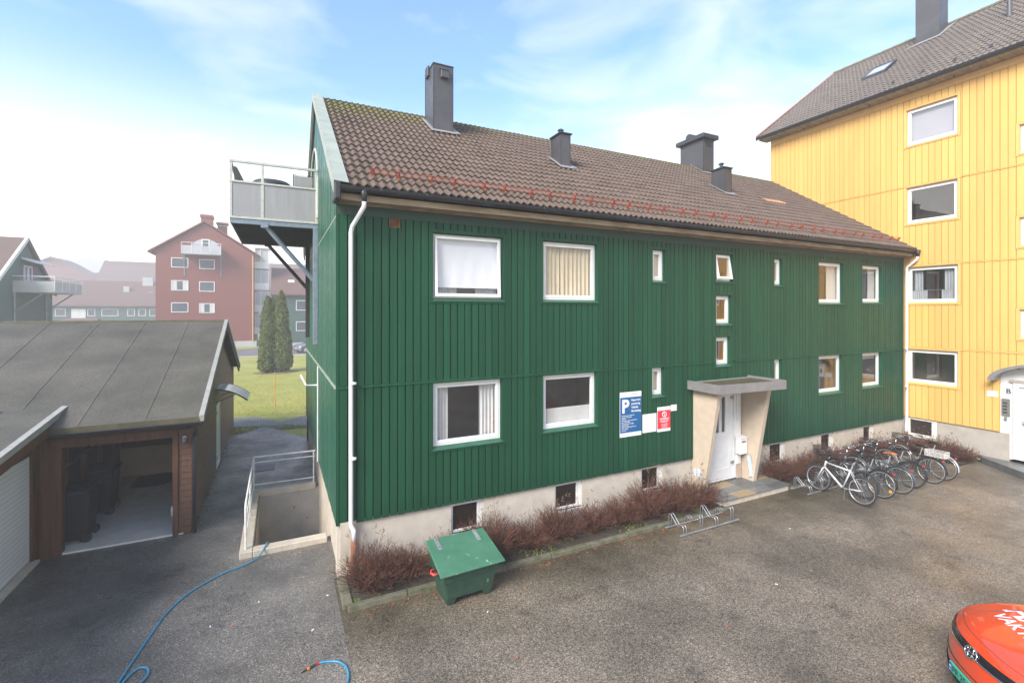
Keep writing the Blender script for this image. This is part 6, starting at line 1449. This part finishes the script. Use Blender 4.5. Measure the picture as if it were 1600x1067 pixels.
m = MB(Rf); m.ring(-8.85, -7.95, 11.9, 13.95, .14, .04, .1); m.build('door_frame', 'far_white', aw_)
m = MB(Rf); m.box(-8.71, -8.09, .05, .07, 12.0, 13.8); m.build('door_pane', 'far_pane', aw_)
far_balcony(rh_, Rf, -10.75, -6.6, 11.95, 13.25, 1.6, 9.2)
m = MB(Rf); m.tube([(x1 - .12, .08, .7), (x1 - .12, .08, ez - .2)], .09, 8); m.build('downpipe', basic('tan_corner_pipe', (.55, .30, .12), None, 2, .6), rh_)
m = MB(Rf); m.box(-9.1, -7.85, -3, -1.5, 15.2, 17.2); m.box(-9.2, -7.75, -3.1, -1.4, 17.0, 17.4); m.build('chimney', 'red_clad', rh_)
m = MB(Rf); m.box(-7.4, -6.3, -4, -3, 14.5, 16.3); m.box(-7.55, -6.15, -4.1, -2.9, 16.5, 16.75)
for xx in (-7.4, -6.9, -6.45): m.box(xx, xx + .15, -4, -3, 16.3, 16.5)
m.build('vent_stack', 'red_clad', rh_)
for z in (1.6, 4.6, 7.6, 10.5):      # stacked glazed balconies on its right side
    m = MB(Rf); m.box(x1, -1.15, -3.5, -1.0, z, z + .95); b_ = m.build('side_balcony', 'far_white', rh_)
    m = MB(Rf); m.box(x1 + .03, -1.2, -3.4, -1.1, z + .951, z + 2.75); m.build('glazing', 'far_grey', b_)
    for xx in (x1 + .05, -2.2, -1.26): m = MB(Rf); m.box(xx, xx + .08, -1.08, -1.0, z + .951, z + 2.75); m.build('mullion', 'far_white', b_)
m = MB(Rf); m.box(x1, -1.05, -3.6, -.9, 13.26, 13.4); m.build('balcony_roof', 'far_white', rh_)
# long low house in the mist
KL = 1.25; GYY = 100.0 * KL; Ff = Fr((0, GYY, CAMZ * (1 - KL)), (KL, 0, 0), (0, -KL, 0), (0, 0, KL))  # enlarged and set back from the camera so the haze fades it more
lg = thing('apartment_house', 'long misty green house with a wide reddish roof between green and red houses', 'house', (-32, GYY, 0))
m = MB(Ff); m.box(-46, -12, -10, 0, 0, 6); m.build('wall', 'far_green', lg)
m = MB(Ff); m.prism_a([(.6, 5.7), (-5, 10.0), (-10.6, 5.7), (-10.6, 5.5), (.6, 5.5)], -46.4, -11.6); r_ = m.build('roof', 'far_roof', lg)
for a, z0, w_, h_ in ((-21.6, 8.8, 1.5, 1.9), (-23.9, 8.0, .8, 1.0), (-20.5, 7.2, .7, .9)): m = MB(Ff); m.box(a, a + w_, -5 if w_ > 1 else -3, -4 if w_ > 1 else -2.4, z0, z0 + h_); m.build('chimney', 'far_grey', r_)
for a, w_ in ((-32.0, 1.3), (-28.0, 1.0), (-26.2, 2.2), (-22.8, 1.0), (-21.3, 1.0), (-19.8, 1.0), (-18.3, 1.0)): fwin(lg, Ff, a, a + w_, 3.9, 5.1)
m = MB(Ff); m.box(-30.0, -28.2, .02, .08, 3.6, 5.1); m.build('door', 'far_white', lg)
m = MB(Ff); m.prism_a([(2.5, 2.8), (0, 3.6), (0, 2.5), (2.5, 2.5)], -31, -26.5); m.build('porch_roof', 'far_roof', lg)
K_ = 1.5     # farthest blocks enlarged and set back from the camera so haze fades them more
def ghost(label, gx, gy, hw, ez_, rz2, dp, m1, m2, chim=None, axis='gable'):
    f = Fr((gx * K_, gy * K_, CAMZ * (1 - K_)), (K_, 0, 0), (0, -K_, 0), (0, 0, K_)); t = thing('apartment_house', label, 'house', (gx * K_, gy * K_, 0))
    if axis == 'gable':
        m = MB(f); m.prism([(-hw, 0), (hw, 0), (hw, ez_), (0, rz2), (-hw, ez_)], -dp, 0); m.build('wall', m1, t)
        for s_ in (-1, 1): m = MB(f); m.hexa([(0, -dp, rz2), (s_ * (hw + .8), -dp, ez_ - .6), (s_ * (hw + .8), .4, ez_ - .6), (0, .4, rz2), (0, -dp, rz2 + .35), (s_ * (hw + .8), -dp, ez_ - .25), (s_ * (hw + .8), .4, ez_ - .25), (0, .4, rz2 + .35)]); m.build('roof', m2, t)
    else:
        m = MB(f); m.box(-hw, hw, -dp, 0, 0, ez_); m.build('wall', m1, t)
        m = MB(f); m.prism_a([(.6, ez_ - .3), (-dp / 2, rz2), (-dp - .6, ez_ - .3)], -hw - .5, hw + .5); m.build('roof', m2, t)
    if chim: m = MB(f); m.box(*chim); m.build('chimney', 'far_grey', t)
    return t
ghost('pale gabled house almost lost in the mist behind the long roof', -45.5, 140, 9.0, 11.6, 16.6, 12, 'red_clad', 'far_roof')
ghost('pale block-shaped building top rising in the mist beside the misty gable', -44, 150, 4.2, 14.5, 18.0, 10, 'far_grey', 'far_grey', axis='long')
ghost('large faint roof in the mist left of the red house', -24.5, 124, 8.6, 10.5, 15.6, 12, 'red_clad', 'far_roof', (6.5, 8.0, -7, -5, 14, 17.2), axis='long')
# green house at the right of the red one
QF = Fr((0, 70.8, 0), (1, 0, 0), (0, -1, 0))
qh = thing('apartment_house', 'misty green house with a tiled roof beyond the cypress at the far road', 'house', (6, 70.8, 0))
m = MB(QF); m.box(-.75, 18, -9.5, 0, .5, 7.2); m.build('wall', 'far_green', qh)
m = MB(QF); m.box(-.70, 18, -9.4, -.06, -.2, .5); m.build('foundation', 'far_grey', qh)
m = MB(QF); m.prism_a([(.5, 7.0), (-4.75, 10.9), (-10, 7.0), (-10, 6.85), (.5, 6.85)], -.9, 18.2); r_ = m.build('roof', 'far_roof', qh)
m = MB(QF); m.hexa([(1.2, -1.6, 8.4), (2.0, -1.6, 8.4), (2.0, -2.3, 8.95), (1.2, -2.3, 8.95), (1.2, -1.6, 8.55), (2.0, -1.6, 8.55), (2.0, -2.3, 9.1), (1.2, -2.3, 9.1)]); m.build('skylight', 'far_white', r_)
for a in (2.15, 5.5, 9): fwin(qh, QF, a, a + 1.4, 4.8, 6.2); fwin(qh, QF, a, a + 1.4, 2.0, 3.3)
m = MB(QF); m.box(-1.6, -.76, -1.8, -1.7, 3.0, 6.6); rows = [[(-1.6 + .84 * k / 8, b_, 6.6 + .5 * math.sin(math.pi * k / 8)) for k in range(9)] for b_ in (-1.8, .3)]; m.grid(rows); m.build('arched_porch', 'far_grey', qh, recalc=False)
ghost('faint pale house between the red house and the green house behind the cypress', 2.5, 108, 9, 9.5, 15, 12, 'far_roof', 'far_roof', axis='long')

# ================================================================== CYPRESSES, MARKER POLE, GRASS
def cypress(label, x, y, cols, seed):
    t = thing('conifer', label, 'tree', (x, y, 0), 'columnar conifers on the lawn'); rr = random.Random(seed); m = MB()
    for cx, cy, r0, h_ in cols:
        for k in range(int(5200 * r0 * h_ / 3)):
            f = rr.random() ** .9; zz = .12 + (h_ - .12) * f
            rad = r0 * (min(1, (f + .03) * 9) ** .5) * (1 - f ** 3.2) ** .62 * (1 - .12 * f)
            a = rr.uniform(0, 6.283); nz = noise.noise(Vector((math.cos(a) * 1.8 + cx * 3, math.sin(a) * 1.8, zz * 2.3 + seed))) * .17 + noise.noise(Vector((math.cos(a) * 5, math.sin(a) * 5 + cx, zz * 7))) * .16
            rad = max(.01, rad * (1 + nz * 1.2) - abs(rr.gauss(0, .05)))
            c = Vector((x + cx + rad * math.cos(a), y + cy + rad * math.sin(a), zz)); out = Vector((math.cos(a), math.sin(a), 0))
            L = rr.uniform(.08, .20); up = (Vector((0, 0, 1)) + out * rr.uniform(.1, .7) + Vector((rr.gauss(0, .25), rr.gauss(0, .25), 0))).normalized(); sd_ = up.cross(out + Vector((rr.gauss(0, .5), rr.gauss(0, .5), 0))).normalized() * L * .38
            m.f.append([m.P(c - sd_), m.P(c + up * L * .3 + sd_ * -1.2), m.P(c + up * L), m.P(c + up * L * .4 + sd_ * 1.2), m.P(c + sd_)])
    m.build('crown', 'cypress', t, recalc=False)
    m = MB()
    for cx, cy, r0, h_ in cols: m.tube([(x + cx, y + cy, 0), (x + cx, y + cy, h_ * .85)], [.09, .02], 6)
    m.build('trunk', 'trunk', t)
    m = MB()    # dark inner mass of old twigs
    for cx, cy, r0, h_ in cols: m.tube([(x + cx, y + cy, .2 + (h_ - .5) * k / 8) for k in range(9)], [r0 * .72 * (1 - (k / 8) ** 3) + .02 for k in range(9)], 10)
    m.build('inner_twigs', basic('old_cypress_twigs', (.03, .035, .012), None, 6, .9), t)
cypress('dark columnar conifer with two tips, left half of the pair on the lawn', -.50, 40.5, [(-.22, 0, .58, 5.75), (.14, .1, .52, 5.6), (-.38, -.2, .50, 2.6)], 5)
cypress('dark columnar conifer with a single taller tip, right half of the pair', .20, 40.45, [(0, 0, .62, 6.15), (.2, -.15, .56, 4.0)], 9)
m = MB(); rr = random.Random(77); rows = [[(-.15 + (.15 + 1.35 * k / 5) * math.cos(2 * math.pi * j / 30) * (1 + .08 * math.sin(j * 2.3)), 40.45 + (.12 + 1.0 * k / 5) * math.sin(2 * math.pi * j / 30), .02 + .02 * (1 - k / 5)) for j in range(30)] for k in range(6)]
m.grid(rows, True); struct(m.build('bare_soil', basic('reddish_bare_soil', (.17, .10, .06), (.20, .17, .06), 5, .9), recalc=False))
t = thing('marker_pole', 'thin orange snow marker pole standing in the lawn', 'pole', (-.14, 25.85, 0))
m = MB(); m.tube([(-.14, 25.85, 0), (-.15, 25.85, 1.62)], [.018, .014], 8); m.build('shaft', 'orange', t)
m = MB(); m.tube([(-.15, 25.85, 1.62), (-.15, 25.85, 1.66)], .017, 8); m.build('tip', 'white', t)
rr = random.Random(55); m = MB()
for k in range(26000):
    y = 20.6 + 20 * rr.random() ** 1.7; x = rr.uniform(-3.2, 1.7) * (y / 24)
    # keep off the paving band
    yc_ = 22.2 + .45 * math.sin(x * .9 + 2.2)
    if 21.0 < y < 24.0 and abs(y - (22.6 - .25 * x)) < 1.0: continue
    if y < 21.4 and noise.noise(Vector((x, y, 0))) < -.1: continue
    h_ = rr.uniform(.02, .055); a = rr.uniform(0, 6.28); w_ = .006 + y * .0002; c = Vector((x, y, 0)); d_ = Vector((math.cos(a), math.sin(a), 0)) * w_
    m.f.append([m.P(c - d_), m.P(c + d_), m.P(c + Vector((rr.gauss(0, .012), rr.gauss(0, .012), h_)))])
tag(m.build('grass', 'blade', loc=(0, 25, 0), recalc=False), 'short yellow-green winter grass of the lawn between the houses', 'grass', kind='stuff')

# ================================================================== HAZE
m = MB(); m.box(-402, 402, -152, 502, -3.3, 19.0)
hz = m.build('haze', 'white'); hz['kind'] = 'stuff'
hm = bpy.data.materials.new('haze_air'); hm.use_nodes = True; t = hm.node_tree; t.nodes.remove(t.nodes['Principled BSDF'])
v = t.nodes.new('ShaderNodeVolumePrincipled'); v.inputs['Color'].default_value = (1, .995, .975, 1); v.inputs['Density'].default_value = .0036; v.inputs['Anisotropy'].default_value = .1
t.links.new(v.outputs[0], t.nodes['Material Output'].inputs['Volume'])
hz.data.materials.clear(); hz.data.materials.append(hm)
bpy.data.objects['camera'].hide_render = False
